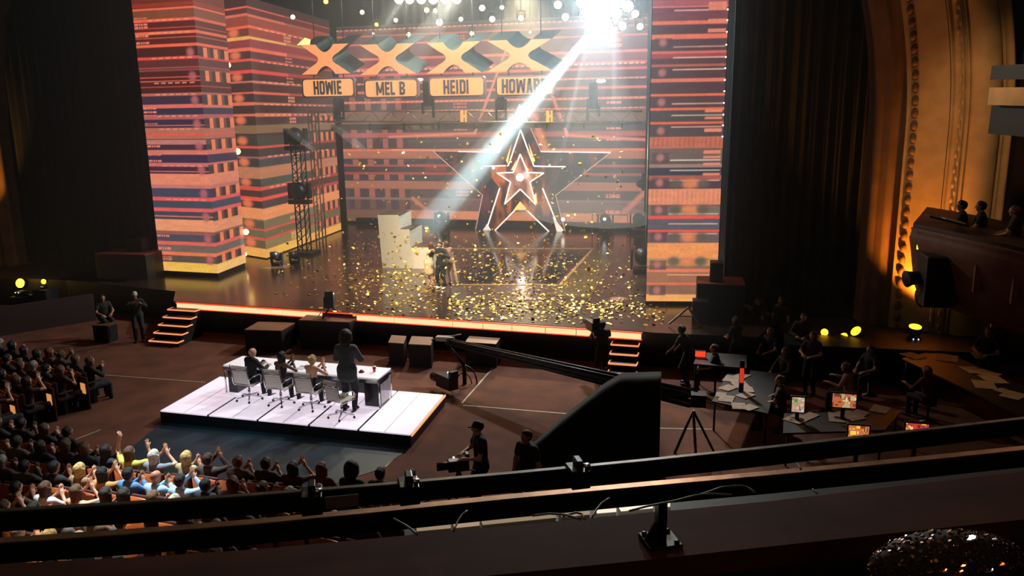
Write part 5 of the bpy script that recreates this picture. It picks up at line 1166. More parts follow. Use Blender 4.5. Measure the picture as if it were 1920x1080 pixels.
r = thing('tablet_screen', at(1313, 670, .92), 'small glowing red screen on the high table beside the right stage corner', 'screen'); MB().box((0, .02, .09), (.30, .03, .20)).build('housing', BLACK, r, .01)
MB().box((0, 0, .09), (.26, .012, .15)).build('display', mat('red display', (255, 70, 30), emit=1.3, ergb=(255, 64, 34)), r)
r = thing('light_strip', aty(1391, 704, 18.6), 'upright glowing red strip among the crew', 'light strip'); MB().box((0, 0, 0), (.09, .04, .34)).build('tube', mat('red strip', (220, 60, 30), emit=.8, ergb=(225, 58, 24)), r); MB().box((0, .04, -.1), (.11, .03, .9)).build('backing', BLACK, r)
dark = [(34, 26, 24), (40, 30, 30), (28, 28, 32), (46, 26, 22), (30, 34, 30)]
crew = [((1378, 706), .9, 'front', 'crew woman with folded arms by the speaker stack right of the stage', ('bob', 'dark brown'), ('tee', (34, 26, 24)), 'tan', 1.0), ((1290, 722), 1.1, 'bend', 'crew man in black bending over a tripod right of the right steps', ('short', 'black'), ('tee', (24, 24, 26)), 'brown', 1.0),
        ((1442, 700), 2.4, 'rest', 'dim crew member at the table directly right of the woman with folded arms', ('long', 'brown'), ('tee', (40, 24, 22)), 'tan', 1.0), ((1500, 700), 2.9, 'front', 'crew man in a dark jacket with pale shirt standing behind the others', ('short', 'dark brown'), ('jacket', (28, 28, 30)), 'tan', 1.02),
        ((1470, 745), 2.2, 'rest', 'dim crew member sitting right of the crowded paper table', ('long', 'brown'), ('shirt', (44, 28, 26)), 'tan', 1.0), ((1590, 780), 1.2, 'reach', 'crew member in a pale shirt reaching left above the wide monitor', ('long', 'brown'), ('shirt', (150, 112, 88)), 'fair', 1.0),
        ((1518, 738), 2.6, 'front', 'dim crew member standing left of the one in the pale shirt', ('long', 'dark brown'), ('tee', (44, 30, 30)), 'tan', .98), ((1462, 808), 1.4, 'rest', 'dim crew member left of the squarish monitor', ('short', 'brown'), ('tee', (48, 32, 28)), 'tan', 1.0),
        ((1738, 790), .6, 'reach', 'seated crew member in dull red leaning over behind the right monitor', ('bob', 'red brown'), ('shirt', (70, 34, 28)), 'tan', 1.0), ((1842, 742), 2.5, 'front', 'crew man in a dark blue T-shirt holding a paper at the long right table', ('short', 'red brown'), ('tee', (30, 38, 46)), 'tan', 1.06),
        ((1340, 738), 1.5, 'rest', 'dim crew member with pale sleeves at the crane counterweight', ('short', 'dark brown'), ('tee', (40, 34, 32)), 'tan', 1.0), ((1418, 660), 2.0, 'stand', 'dim crew member standing against the dark curtain behind the papers', ('short', 'dark brown'), ('tee', (30, 24, 24)), 'tan', 1.0),
        ((1460, 660), 2.4, 'stand', 'dim crew member with a glowing phone against the dark curtain', ('bob', 'dark brown'), ('tee', (38, 22, 22)), 'tan', 1.0), ((1628, 740), 2.2, 'rest', 'dim crew member seated right of the pair of yellow lamps', ('short', 'dark brown'), ('tee', (30, 26, 26)), 'tan', 1.0)]
for (px, py), rz, pose, lab, hr, tp, sk, sc in crew: person(at(px, py, 0), rz, pose, lab, hr, tp, skin=sk, scale=sc, legs=(28, 26, 28), female='woman' in lab)
seated = [((1442, 700), 'third'), ((1470, 745), ''), ((1590, 780), ''), ((1462, 808), ''), ((1738, 790), ''), ((1340, 738), ''), ((1628, 740), '')]
for k, (p, _) in enumerate(seated):
    P = at(*p, 0); r = thing('stool', P, 'plain black stool under the %s seated crew member from the left' % ORD[k], 'stool', 'crew stools'); MB().lathe([(.16, .42), (.18, .45), (.16, .47)], n=14).build('seat', BLACK, r); MB().lathe([(.2, 0), (.2, .02), (.03, .04), (.03, .42)], n=12).build('column', BLACKM, r)
P = at(1842, 742, 0); m = MB(); m.box((0, 0, 0), (.3, .22, .02)); o = m.build('paper_sheet', mat('paper 205', (205, 165, 105), .8)); o.location = P+Vector((-.3, -.28, 1.15)); o.rotation_euler = (.5, .1, .4); tag(o, 'yellowish paper held by the man in the blue T-shirt', 'paper')
m = MB()
for a, b in (((1265, 850), (1300, 770)), ((1340, 850), (1300, 770)), ((1305, 860), (1300, 770))):
    A = at(*a, 0); B = aty(b[0], b[1], at(1302, 850, 0).y); m.tube([A, B], .03, 6)
o = m.build('tripod', BLACKM); tag(o, 'black tripod legs on the carpet right of the draped stand', 'tripod')

# ------------------------------------------------------------------ boxes at the right
def box_balcony():
    Y = 19.5; r = thing('theatre_box', aty(1715, 425, Y), 'bowed plaster theatre box jutting out at the right', 'theatre box'); o = r.location.copy()
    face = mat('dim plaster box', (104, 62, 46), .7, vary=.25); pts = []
    for t in np.linspace(0, 1, 18): pts.append((1712+215*t+60*t*t, 425+45*t+20*t*t, 19.5-3.0*t-.6*math.sin(t*3.14)))
    prof = [(0, 0), (.03, -.1), (0, -.2), (-.03, -.24), (.05, -.5), (.16, -.95), (.22, -1.25), (.35, -1.5), (.6, -1.75), (.9, -1.85)]
    V = []; n = len(prof)
    for (px, py, YY) in pts:
        B = aty(px, py, YY)-o
        for (a, z) in prof: V.append((B.x+a*.9, B.y+a*.9, pts and B.z+z))
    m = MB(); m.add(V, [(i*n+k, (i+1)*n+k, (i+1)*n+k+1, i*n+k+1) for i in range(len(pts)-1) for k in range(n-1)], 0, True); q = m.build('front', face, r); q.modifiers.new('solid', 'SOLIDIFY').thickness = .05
    m = MB(); T = [aty(*p[:2], p[2])-o for p in pts]; bk = [t+Vector((1.2, 3.4, 0)) for t in T]
    m.prism(T+bk[::-1], (0, 0, .08)); m.build('rim', mat('dark box rim', (66, 40, 30), .6), r)
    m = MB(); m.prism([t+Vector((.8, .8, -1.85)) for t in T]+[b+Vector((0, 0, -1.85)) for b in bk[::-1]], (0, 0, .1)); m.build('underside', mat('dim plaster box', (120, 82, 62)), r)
    for t in (.25, .5, .75): p = aty(1712+215*t+60*t*t, 425+45*t+20*t*t, 19.5-3.0*t-.6*math.sin(t*3.14))-o; MB().box(p+Vector((.06, .03, -.65)), (.12, .08, .8)).build('pilaster', face, r)
    return r
box_balcony()
P = aty(1723, 461, 19.2); r = thing('sign', P, 'small lit yellow panel on the tip of the theatre box', 'sign'); MB().box((0, 0, 0), (.09, .03, .16)).build('lit_face', mat('yellow lit sign', (255, 200, 90), emit=1.6, ergb=(255, 205, 100)), r); MB().box((0, .03, 0), (.12, .04, .2)).build('case', BLACK, r)
P = aty(1757, 525, 18.4); r = thing('hanging_speaker', P, 'black boxy loudspeaker hung under the theatre box', 'speaker'); MB().box((0, 0, 0), (.62, .6, 1.1)).build('cabinet', BLACK, r, .03); MB().box((0, -.31, 0), (.54, .02, 1.0)).build('grille', BLACKM, r); MB().tube([(0, .1, .5), (.02, .2, 1.0)], .03, 6).build('hanger', BLACKM, r)
P = aty(1716, 521, 18.6); r = thing('stage_light', P, 'dark theatre lamp jutting left from the hung loudspeaker', 'stage light'); R = Vector((-1, -.3, -.1)).to_track_quat('Z', 'Y').to_matrix(); MB().lathe([(.06, -.3), (.13, -.25), (.15, .1), (.19, .2), (.17, .21)], n=14, R=R).build('can', BLACKM, r); MB().box((.2, 0, 0), (.3, .05, .25)).build('yoke', BLACKM, r)
P = aty(1742, 556, 18.5); r = thing('stage_light', P, 'dark theatre lamp below the hung loudspeaker', 'stage light'); MB().lathe([(.06, -.3), (.16, -.25), (.18, .1), (.22, .2), (.2, .21)], n=14, R=R).build('can', BLACKM, r); MB().box((.2, 0, .1), (.3, .05, .25)).build('yoke', BLACKM, r)
for px, py, YY, lab in ((1806, 410, 20.0, 'dark haired person in the theatre box, left one of the pair'), (1842, 412, 19.7, 'dark haired person in the theatre box, right one of the pair')):
    P = aty(px, py, YY); P.z -= .92; person(P, 1.3, 'rest', lab, ('short', 'black'), ('tee', (30, 26, 24)), skin='tan')
P = aty(1906, 420, 18.6); P.z -= .95; person(P, 1.2, 'rest', 'dim person at the right picture edge in the theatre box', ('short', 'brown'), ('tee', (40, 26, 22)), skin='tan')
P = aty(1775, 413, 19.0); r = thing('music_stand', P, 'tilted stand with pale papers on the rim of the theatre box', 'stand'); MB().box((0, 0, 0), (.85, .4, .04), R=Matrix.Rotation(.25, 3, 'Y')).build('desk', woodt, r); MB().box((.12, -.05, .0), (.42, .3, .03), R=Matrix.Rotation(.25, 3, 'Y')).build('papers', mat('paper 190', (190, 172, 150)), r)
m = MB(); A, B = aty(1866, 180, 19.5), aty(1990, 182, 17.5); m.bar(A, B, .3, .36); struct('trim_30', m, plaster)
m = MB(); m.bar(A+Vector((.1, .2, -.5)), B+Vector((.1, .2, -.5)), .2, .6); m.bar(A+Vector((.1, .3, .5)), B+Vector((.1, .3, .5)), .3, .3); struct('trim_31', m, BLACK)
lamp('box_glow', 'POINT', aty(1905, 195, 17.0), None, 14, (1, .6, .25), .1)
# ------------------------------------------------------------------ theatre seats and audience
seatwood = mat('orange brown seat shell', (168, 84, 40), .4, vary=.12); seatfab = mat('dark red seat cloth', (52, 26, 30), .9)
def make_seat():
    r = thing('theatre_chair', (0, 0, 0), 'x', 'seat', 'theatre chairs')
    m = MB(); V = []; N = 8
    for k in range(2):
        for i in range(N+1):
            x = -.25+.5*i/N; y = -.26+.05*math.cos((i/N-.5)*2.4)*-1
            for z in (.38, .93-.04*abs(i/N-.5)**2*4): V.append((x, y-.03*(z-.4)*2-k*.03, z))
    g = lambda k, i, j: k*(N+1)*2+i*2+j
    Fs = [(g(0, i, 0), g(0, i, 1), g(0, i+1, 1), g(0, i+1, 0)) for i in range(N)]+[(g(1, i, 0), g(1, i+1, 0), g(1, i+1, 1), g(1, i, 1)) for i in range(N)]+[(g(0, i, 1), g(1, i, 1), g(1, i+1, 1), g(0, i+1, 1)) for i in range(N)]
    m.add(V, Fs, 0, True); m.build('back_shell', seatwood, r)
    MB().box((0, -.2, .66), (.44, .06, .46)).build('back_cushion', seatfab, r, .02); MB().box((0, .03, .42), (.44, .44, .1)).build('seat_cushion', seatfab, r, .03)
    for s in (-1, 1): MB().box((.255*s, -.02, .60), (.05, .36, .04)).build('armrest', mat('armrest wood', (74, 40, 28), .5), r, .01)
    MB().box((0, 0, .19), (.34, .1, .38)).build('pedestal', BLACKM, r); return r
seat0 = make_seat(); seat_used = [False]
def place_seat(P, rz, lab):
    if not seat_used[0]:
        seat_used[0] = True; seat0.location = P; seat0.rotation_euler = (0, 0, rz); seat0['label'] = lab; return seat0
    return dup(seat0, P, rz, lab)
HS = [('long', 'brown'), ('short', 'dark brown'), ('long', 'black'), ('bob', 'brown'), ('short', 'black'), ('long', 'dark brown'), ('bun', 'brown'), ('short', 'grey'), ('long', 'red brown')]
TP = [('tee', (60, 36, 32), 'dark red top'), ('shirt', (40, 40, 52), 'dark blue shirt'), ('tee', (86, 62, 50), 'brown top'), ('tee', (30, 30, 32), 'black top'), ('shirt', (92, 74, 62), 'tan shirt'), ('tee', (70, 66, 64), 'grey top'), ('jacket', (34, 30, 30), 'dark jacket')]
def audience_row(rowname, y0, x0, x1, slope, special, rz=-.12, step=.53, lim=None):
    n = int(round((x1-x0)/step))+1; kept = 0
    for i in range(n):
        x = x0+(x1-x0)*i/max(1, n-1); y = y0+slope*(x-x0)+rnd.uniform(-.03, .03)
        hx, hy = proj((x, y+.05, 1.2))
        if hx < -22 or hx > 1400 or hy > 1100: continue
        kept += 1; nm = '%s from the left in the %s' % (ORD[kept-1], rowname)
        place_seat((x, y, 0), rz, 'orange brown theatre chair, '+nm)
        best = None
        for s in special:
            if abs(s[0]-hx) < 22 and (best is None or abs(s[0]-hx) < abs(best[0]-hx)): best = s
        if best:
            special.remove(best); _, pose, hr, tp, sk, fem, lab = best; P = at(best[0], hy, 1.2)
            person((x+(P.x-x)*.8, y-.02, -.1), rz, pose, lab, hr, tp, skin=sk, female=fem)
        else:
            hr = HS[rnd.randrange(len(HS))]; tp = TP[rnd.randrange(len(TP))]; pose = rnd.choice(['clap', 'clap', 'rest', 'claphigh', 'clap']); fem = hr[0] in ('long', 'bob', 'bun')
            person((x, y-.02, -.1), rz+rnd.uniform(-.15, .15), pose, '%s %s haired spectator, %s, %s' % (hr[0] if hr[0] != 'bun' else 'tied', hr[1], tp[2], nm.replace(' from the left in the', ' from left,')), hr, tp[:2], skin=rnd.choice(['fair', 'tan', 'tan', 'brown']), female=fem, scale=rnd.uniform(.95, 1.04))
A_ = [(150, 'clap', ('bob', 'brown'), ('shirt', (40, 44, 46)), 'tan', True, 'spectator with wavy brown hair at the left edge of the lit front row'),
      (190, 'clap', ('long', 'black'), ('shirt', (34, 40, 60)), 'tan', True, 'spectator with shiny black hair beside the woman raising her arm'),
      (238, 'armup', ('long', 'brown'), ('tee', (190, 190, 90)), 'fair', True, 'woman in a yellow green top raising both arms in the lit front row'),
      (284, 'claphigh', ('long', 'silver blonde'), ('tee', (120, 130, 140)), 'fair', True, 'woman with long silver blonde hair in the lit front row'),
      (345, 'clap', ('bob', 'blonde'), ('tee', (170, 160, 120)), 'fair', True, 'blonde woman at the right of the lit front row'),
      (385, 'claphigh', ('short', 'dark brown'), ('shirt', (70, 52, 48)), 'tan', False, 'dark haired man clapping right of the blonde front row woman'),
      (442, 'clap', ('short', 'red brown'), ('tee', (70, 40, 34)), 'tan', False, 'dim spectator alone before the blue mat in the front row'),
      (495, 'clap', ('short', 'black'), ('tee', (40, 28, 26)), 'tan', False, 'dim dark haired spectator turned right in the front row below the blue mat'),
      (548, 'claphigh', ('long', 'dark brown'), ('tee', (60, 36, 32)), 'tan', True, 'dim long haired spectator with raised hands below the platform'),
      (600, 'rest', ('long', 'red brown'), ('tee', (104, 60, 48)), 'tan', True, 'dim spectator with long red brown hair and light shoulders below the platform'),
      (658, 'rest', ('afro', 'black'), ('tee', (34, 28, 28)), 'brown', False, 'dim spectator with a big round black afro below the platform'),
      (712, 'rest', ('short', 'dark brown'), ('tee', (44, 30, 28)), 'tan', False, 'dim spectator between the afro haired one and the rail clamp'),
      (770, 'rest', ('long', 'black'), ('tee', (30, 26, 26)), 'tan', True, 'dim spectator at the right end of the front row behind the rail clamp')]
B_ = [(102, 'clap', ('short', 'black'), ('tee', (36, 36, 40)), 'tan', False, 'dim spectator left of the blonde woman in the second lit row'),
      (150, 'clap', ('long', 'blonde'), ('tee', (150, 120, 90)), 'fair', True, 'long haired blonde woman at the left of the second lit row'),
      (197, 'claphigh', ('long', 'black'), ('tee', (190, 140, 80)), 'fair', True, 'black haired woman in a tan top in the second lit row'),
      (240, 'clap', ('short', 'black'), ('shirt', (80, 130, 175)), 'tan', False, 'black haired man in a denim blue shirt in the second lit row'),
      (292, 'clap', None, ('shirt', (160, 205, 235)), 'tan', False, 'bald man in a pale blue shirt in the second lit row'),
      (342, 'claphigh', ('short', 'black'), ('shirt', (165, 205, 235)), 'fair', False, 'dark haired man in a pale blue shirt in the second lit row'),
      (405, 'rest', ('long', 'blonde'), ('tee', (110, 90, 70)), 'fair', True, 'blonde woman right of the two pale blue shirts')]
C_ = [(84, 'clap', ('long', 'brown'), ('tee', (240, 236, 240)), 'fair', True, 'long brown haired woman in a white top, left of the third lit row'),
      (150, 'claphigh', ('long', 'brown'), ('sleeveless', (245, 235, 225)), 'fair', True, 'woman with brown hair and bare shoulders in white in the third lit row'),
      (202, 'clap', ('long', 'black'), ('tee', (60, 60, 66)), 'tan', True, 'spectator with glossy black hair, middle of the third lit row'),
      (257, 'clap', ('short', 'black'), ('tee', (50, 50, 58)), 'tan', False, 'short black haired spectator right of the glossy haired one, third lit row'),
      (322, 'rest', ('short', 'silver blonde'), ('tee', (110, 110, 110)), 'fair', False, 'spectator with pale grey hair just above the rail')]
D_ = [(30, 'clap', ('short', 'grey'), ('tee', (200, 210, 215)), 'fair', False, 'grey haired spectator in a pale top between the rails at far left'), (92, 'rest', ('long', 'blonde'), ('tee', (220, 215, 150)), 'fair', True, 'spectator in a yellow top seen between the two rails'), (145, 'rest', ('long', 'grey'), ('tee', (110, 160, 200)), 'fair', True, 'spectator in a light blue top seen between the two rails'), (200, 'rest', ('long', 'black'), ('tee', (80, 90, 84)), 'tan', True, 'black haired spectator seen between the two rails')]
audience_row('front row', 12.2, -14.1, -4.42, -.005, A_)
audience_row('second row', 11.38, -13.6, -4.2, -.01, B_)
audience_row('third row', 10.6, -12.6, -4.1, -.0, C_)
audience_row('fourth row', 9.9, -11.6, -6.8, 0, [])
audience_row('fifth row', 9.25, -10.8, -5.8, 0, D_)
audience_row('sixth row', 8.5, -9.5, -6.4, 0, [])
audience_row('short foremost row', 13.0, -14.3, -12.0, 0, [])
# left block beside the aisle
for k, (y, lab) in enumerate(((17.1, 'first'), (16.25, 'second'), (15.4, 'third'), (14.55, 'fourth'), (13.7, 'fifth'))):
    xe = -14.95-.14*k
    audience_row('%s far left row' % lab, y+1.0, xe-3.6, xe, -.25, [], rz=-.35, step=.55)
for px, py, lab in ((158, 724, 'row end panel with a lit sign, nearest the stage'), (95, 745, 'row end panel with a lit sign, middle one of three'), (27, 767, 'row end panel with a lit sign, nearest the left edge')):
    P = at(px, py+12, .42); r = thing('aisle_light', P, lab, 'aisle light', 'lit row end panels'); P = r.location; 
    MB().box((-.02, .02, -.0), (.42, .05, .84), rz=-.35).build('end_panel', mat('dark red end panel', (66, 30, 26), .5), r, .01)
    MB().box((.0, -.012, .12), (.2, .03, .27), rz=-.35).build('lit_sign', mat('lit aisle sign', (255, 190, 120), emit=.75, ergb=(235, 160, 90)), r)
# ------------------------------------------------------------------ confetti
gold = mat('gold foil', (255, 205, 95), .3, .65, vary=.2, scale=3)
def flake_mesh():
    s = .043; V = [(-s, -s*1.1, 0), (0, -s*1.1, .012), (s, -s*1.1, 0), (-s, s*1.1, 0), (0, s*1.1, .012), (s, s*1.1, 0)]
    V2 = [(x, y, z-.002) for x, y, z in V]; F_ = [(0, 1, 4, 3), (1, 2, 5, 4), (9, 10, 7, 6), (10, 11, 8, 7), (0, 3, 9, 6), (2, 8, 11, 5), (0, 6, 7, 1), (1, 7, 8, 2), (3, 4, 10, 9), (4, 5, 11, 10)]
    return V+V2, F_
FV, FF = flake_mesh()
def flake_spot():
    while True:
        t = rnd.random()
        if t < .38: x, y = rnd.gauss(745, 75), rnd.gauss(515, 40)
        elif t < .66: x, y = rnd.gauss(1000, 75), rnd.gauss(525, 42)
        elif t < .84: x, y = rnd.uniform(840, 1250), rnd.gauss(575, 18)
        elif t < .93: x, y = rnd.uniform(520, 1180), rnd.uniform(430, 570)
        else: x, y = rnd.uniform(640, 1180), rnd.uniform(250, 440)
        if not (470 < x < 1290 and 240 < y < 612): continue
        Fl = at(x, y, ST+.01) if y > 425 else None
        if Fl is not None and (rnd.random() < .55 or y > 560):
            if Fl.y < 22.8 or Fl.y > 42 or Fl.x > 2: continue
            if -13.2 < Fl.x < -8.9 and 30.2 < Fl.y < 32.4: continue
            return Fl+Vector((0, 0, rnd.random()*.02)), (rnd.gauss(0, .25), rnd.gauss(0, .25), rnd.uniform(0, 6.3))
        P = aty(x, y, rnd.uniform(24, 36))
        if P.z < ST+.1 or P.z > 9: continue
        return P, (rnd.uniform(0, 6.3), rnd.uniform(0, 6.3), rnd.uniform(0, 6.3))
m = MB(); m.add(FV, FF, 0, False); c0_ = m.build('confetti_flake', gold)
tag(c0_, 'single gold foil confetti flake fluttering over or lying on the stage', 'confetti', 'gold confetti flakes')
from mathutils import Euler
flakes = sorted((flake_spot() for _ in range(2600)), key=lambda t: t[0].y-.6*t[0].z*0)
big = flakes[:0]; pick = set(rnd.sample(range(len(flakes)), 300))
mb = MB(); first = True
for i, (P, e) in enumerate(flakes):
    if i in pick:
        s = rnd.uniform(1.0, 1.5)
        o = c0_ if first else c0_.copy()
        if not first: COL.objects.link(o)
        first = False; o.location = P; o.rotation_euler = e; o.scale = (s, s, s)
    else:
        R = Euler(e).to_matrix(); s = rnd.uniform(.5, 1.1); mb.add([P+R@(Vector(v)*s) for v in FV], FF)
tag(mb.build('confetti', gold), 'smaller gold confetti scattered over the stage floor and in the air', 'confetti', kind='stuff')

# ------------------------------------------------------------------ haze over the stage
hm = bpy.data.materials.new('stage haze'); hm.use_nodes = True; nt = hm.node_tree; nt.nodes.clear()
ho = nt.nodes.new('ShaderNodeOutputMaterial'); hv = nt.nodes.new('ShaderNodeVolumeScatter'); hv.inputs['Color'].default_value = (.9, .97, 1, 1); hv.inputs['Density'].default_value = .006; hv.inputs['Anisotropy'].default_value = .45
nt.links.new(hv.outputs[0], ho.inputs['Volume'])
m = MB(); m.box((-8.8, 31.45, 8.0), (30.4, 22.9, 13.4)); o = m.build('haze', hm); tag(o, 'thin theatrical haze filling the air over the stage', 'haze', kind='stuff')
def added_haze(a, b, r0, r1, dens, lab):         # denser haze added around a beam so that it shows
    hm2 = hm.copy(); hm2.name = 'smoke %g' % dens; hm2.node_tree.nodes['Volume Scatter'].inputs['Density'].default_value = dens; hm2.node_tree.nodes['Volume Scatter'].inputs['Anisotropy'].default_value = 0
    tag(MB().tube([a, b], r0, 16, r2=r1).build('haze', hm2), lab, 'haze', kind='stuff')
d_ = (SPOT_END-SPOT_HEAD); added_haze(SPOT_HEAD+d_*.01, SPOT_HEAD+d_*.97, .35, 1.1, .05, 'denser haze added along the bright blue white beam')
added_haze(aty(1130, 50, 29.6), aty(1100, 400, 30), .5, 2.6, .02, 'denser haze added below the blinding light cluster')
added_haze(aty(770, -20, 32), aty(560, 260, 29), .3, .9, .035, 'denser haze added along the left pale beam from the top row')
added_haze(aty(866, -20, 32), aty(655, 260, 29), .3, .9, .035, 'denser haze added along the right pale beam from the top row')

# ------------------------------------------------------------------ balcony front, rails and what stands on it
ledgem = mat('dark varnished ledge', (88, 46, 30), .75, vary=.3, scale=5, spec=.1); railm = mat('black rail', (20, 20, 19), .35, .2); bronze = mat('bronze rail sheen', (200, 150, 112), .38, .85, vary=.3, scale=20)
def poly(pts, z): return [at(*p, z) for p in pts]
def rail(nm, pts, z, w, h, mt, lab, topm=None):
    P = poly(pts, z); r = thing(nm, P[0]*1, lab, 'rail'); off = P[0]; m = MB(); mt_ = MB()
    V = []; n = len(P)
    for i, p in enumerate(P):
        d = (P[min(i+1, n-1)]-P[max(i-1, 0)]).normalized(); nr = Vector((-d.y, d.x, 0))
        for a, b in ((0, 0), (-1, 0), (-1, -1), (0, -1)): V.append(p-off+nr*(a*w)+Vector((0, 0, b*h)))
    Fs = [(i*4+k, (i+1)*4+k, (i+1)*4+(k+1) % 4, i*4+(k+1) % 4) for i in range(n-1) for k in range(4)]
    m.add(V, Fs+[(0, 1, 2, 3), tuple((n-1)*4+k for k in (3, 2, 1, 0))]); m.build('bar', mt, r, .003)
    if topm:
        V2 = [];
        for i in range(n):
            a, b = V[i*4], V[i*4+1]; V2 += [a+Vector((0, 0, .0015)), b+Vector((0, 0, .0015)), b+Vector((0, 0, -.001)), a+Vector((0, 0, -.001))]
        mt_.add(V2, Fs); mt_.build('top_strip', topm, r)
    return r
R1 = [(-80, 959), (0, 955), (240, 941), (480, 925), (720, 906), (960, 885), (1200, 862), (1440, 837), (1680, 810), (1915, 783), (2020, 771)]
rail('balcony_rail', R1, 6.55, .010, .038, railm, 'upper black rail running across the foreground', mat('grey rail top highlight', (120, 112, 100), .4, .5, vary=.4, scale=30))  # pale top strip paints the highlight along the black rail
RR = [(-80, 1013), (0, 1009), (240, 993), (480, 974), (720, 951), (960, 927), (1200, 905), (1440, 884), (1680, 861), (1915, 837), (2020, 826)]
rail('balcony_rail', RR, 6.43, .02, .044, railm, 'lower black rail with a painted bronze sheen on top nearest the ledge', bronze)  # bronze strip paints the stage light caught on the rail's top
LE = [(-80, 1062), (0, 1057), (240, 1046), (480, 1030), (760, 1004), (960, 985), (1200, 963), (1440, 940), (1680, 912), (1920, 884), (2020, 872)]
NE = [(-80, 1170), (0, 1163), (240, 1142), (480, 1120), (760, 1094), (960, 1075), (1200, 1051), (1440, 1025), (1680, 999), (1920, 974), (2020, 963)]
P1, P2 = poly(LE, 6.3), poly(NE, 6.3); m = MB(); n = len(P1); V = P1+P2+[p-Vector((0, 0, .05)) for p in P1]+[p-Vector((0, 0, .05)) for p in P2]
m.add(V, [(i, n+i, n+i+1, i+1) for i in range(n-1)]+[(2*n+i, 2*n+i+1, 3*n+i+1, 3*n+i) for i in range(n-1)]+[(i, i+1, 2*n+i+1, 2*n+i) for i in range(n-1)]+[(n+i, 3*n+i, 3*n+i+1, n+i+1) for i in range(n-1)])
struct('trim_40', m, ledgem)
m = MB(); m.add([p-Vector((0, 0, .05)) for p in P1]+[p-Vector((0, 0, 1.2)) for p in P1]+[p-Vector((0, 0, .05)) for p in P2]+[p-Vector((0, 0, .9)) for p in P2], [(i, i+1, n+i+1, n+i) for i in range(n-1)]+[(2*n+i, 3*n+i, 3*n+i+1, 2*n+i+1) for i in range(n-1)])
struct('trim_41', m, mat('dark balcony front', (30, 24, 20), .7))
m = MB(); bb = [p-Vector((0, 0, .9)) for p in P2]; m.add(bb+[p+Vector((.4, -1.6, 0)) for p in bb], [(i, i+1, n+i+1, n+i) for i in range(n-1)]); struct('trim_42', m, mat('dark balcony floor', (18, 14, 14), .9))
# lit strip beyond the ledge
r = thing('light_strip', at(1000, 979, 6.285), 'segmented pale light strip lying beyond the foreground ledge', 'light strip'); off = r.location.copy(); Z = 6.285
for (a, b, e) in (((782, 1000), (847, 994), .45), ((853, 994), (901, 989), .55), ((907, 988), (1046, 974), .42), ((1057, 973), (1110, 968), .5), ((1124, 966), (1160, 963), 1.0), ((1169, 962), (1229, 956), 1.1), ((1250, 954), (1262, 953), .9)):
    A, B = at(a[0], a[1]-1, Z), at(b[0], b[1]-1, Z); A += Vector((-.012, .03, 0)); B += Vector((-.012, .03, 0)); m = MB(); m.bar(A-off, B-off, .03, .012); m.build('segment', mat('strip light %g' % e, (255, 240, 215), .5, emit=e, ergb=(255, 240, 215) if e > .8 else (215, 185, 150)), r)
m = MB(); m.bar(at(770, 1003, Z)-off+Vector((-.012, .034, -.013)), at(1275, 955, Z)-off+Vector((-.012, .034, -.013)), .05, .012); m.build('carrier', BLACK, r)
# outboard tray that carries cables
m = MB(); T0, T1 = P1, [p+Vector((-.06, .15, 0)) for p in P1]; m.add([p-Vector((0, 0, .045)) for p in T0]+[p-Vector((0, 0, .045)) for p in T1]+[p-Vector((0, 0, .08)) for p in T0]+[p-Vector((0, 0, .08)) for p in T1], [(i, i+1, n+i+1, n+i) for i in range(4, n-1)]+[(2*n+i, 3*n+i, 3*n+i+1, 2*n+i+1) for i in range(4, n-1)]+[(n+i, n+i+1, 3*n+i+1, 3*n+i) for i in range(4, n-1)]); struct('trim_43', m, BLACK)
cabm = mat('grey cable', (120, 112, 100), .35)
for k, (pts, lab) in enumerate((([(738, 973), (760, 985), (772, 993), (782, 1002)], 'grey cable bending down to the left end of the light strip'), ([(876, 958), (866, 966), (858, 978), (850, 996)], 'thin grey cable rising behind the light strip left of centre'),
                 ([(998, 967), (1030, 963), (1060, 965), (1090, 974)], 'flat grey cable arching over the light strip'), ([(1055, 968), (1080, 961), (1092, 964), (1096, 974)], 'hooked grey cable end beside the arching one'),
                 ([(1143, 934), (1128, 944), (1118, 956), (1110, 971)], 'thick grey cable rising behind the light strip near the post'), ([(1180, 958), (1210, 950), (1240, 944), (1262, 940), (1300, 930), (1330, 926), (1372, 928)], 'long pale cable curving right of the post'),
                 ([(1372, 912), (1390, 911), (1402, 914), (1416, 924)], 'short pale cable loop at the right end of the long one'), ([(1310, 928), (1330, 922), (1352, 914), (1380, 911)], 'thin cable between the long curve and the short loop'),
                 ([(1492, 867), (1497, 873), (1502, 880)], 'short stub of cable between the rails right of the post'), ([(1524, 918), (1528, 921), (1532, 925)], 'short stub of cable at the ledge right of the post'))):
    z = 6.445; P = [at(x, y, z) for x, y in pts]; sp = []
    for a in range(len(P)-1):
        for t in (0, .33, .66): sp.append(P[a].lerp(P[a+1], t))
    sp.append(P[-1]); o_ = sp[0].copy(); o = MB().tube([p-o_ for p in sp], .0022, 8).build('cable', cabm); o.location = o_; tag(o, lab, 'cable', 'cables along the balcony front')
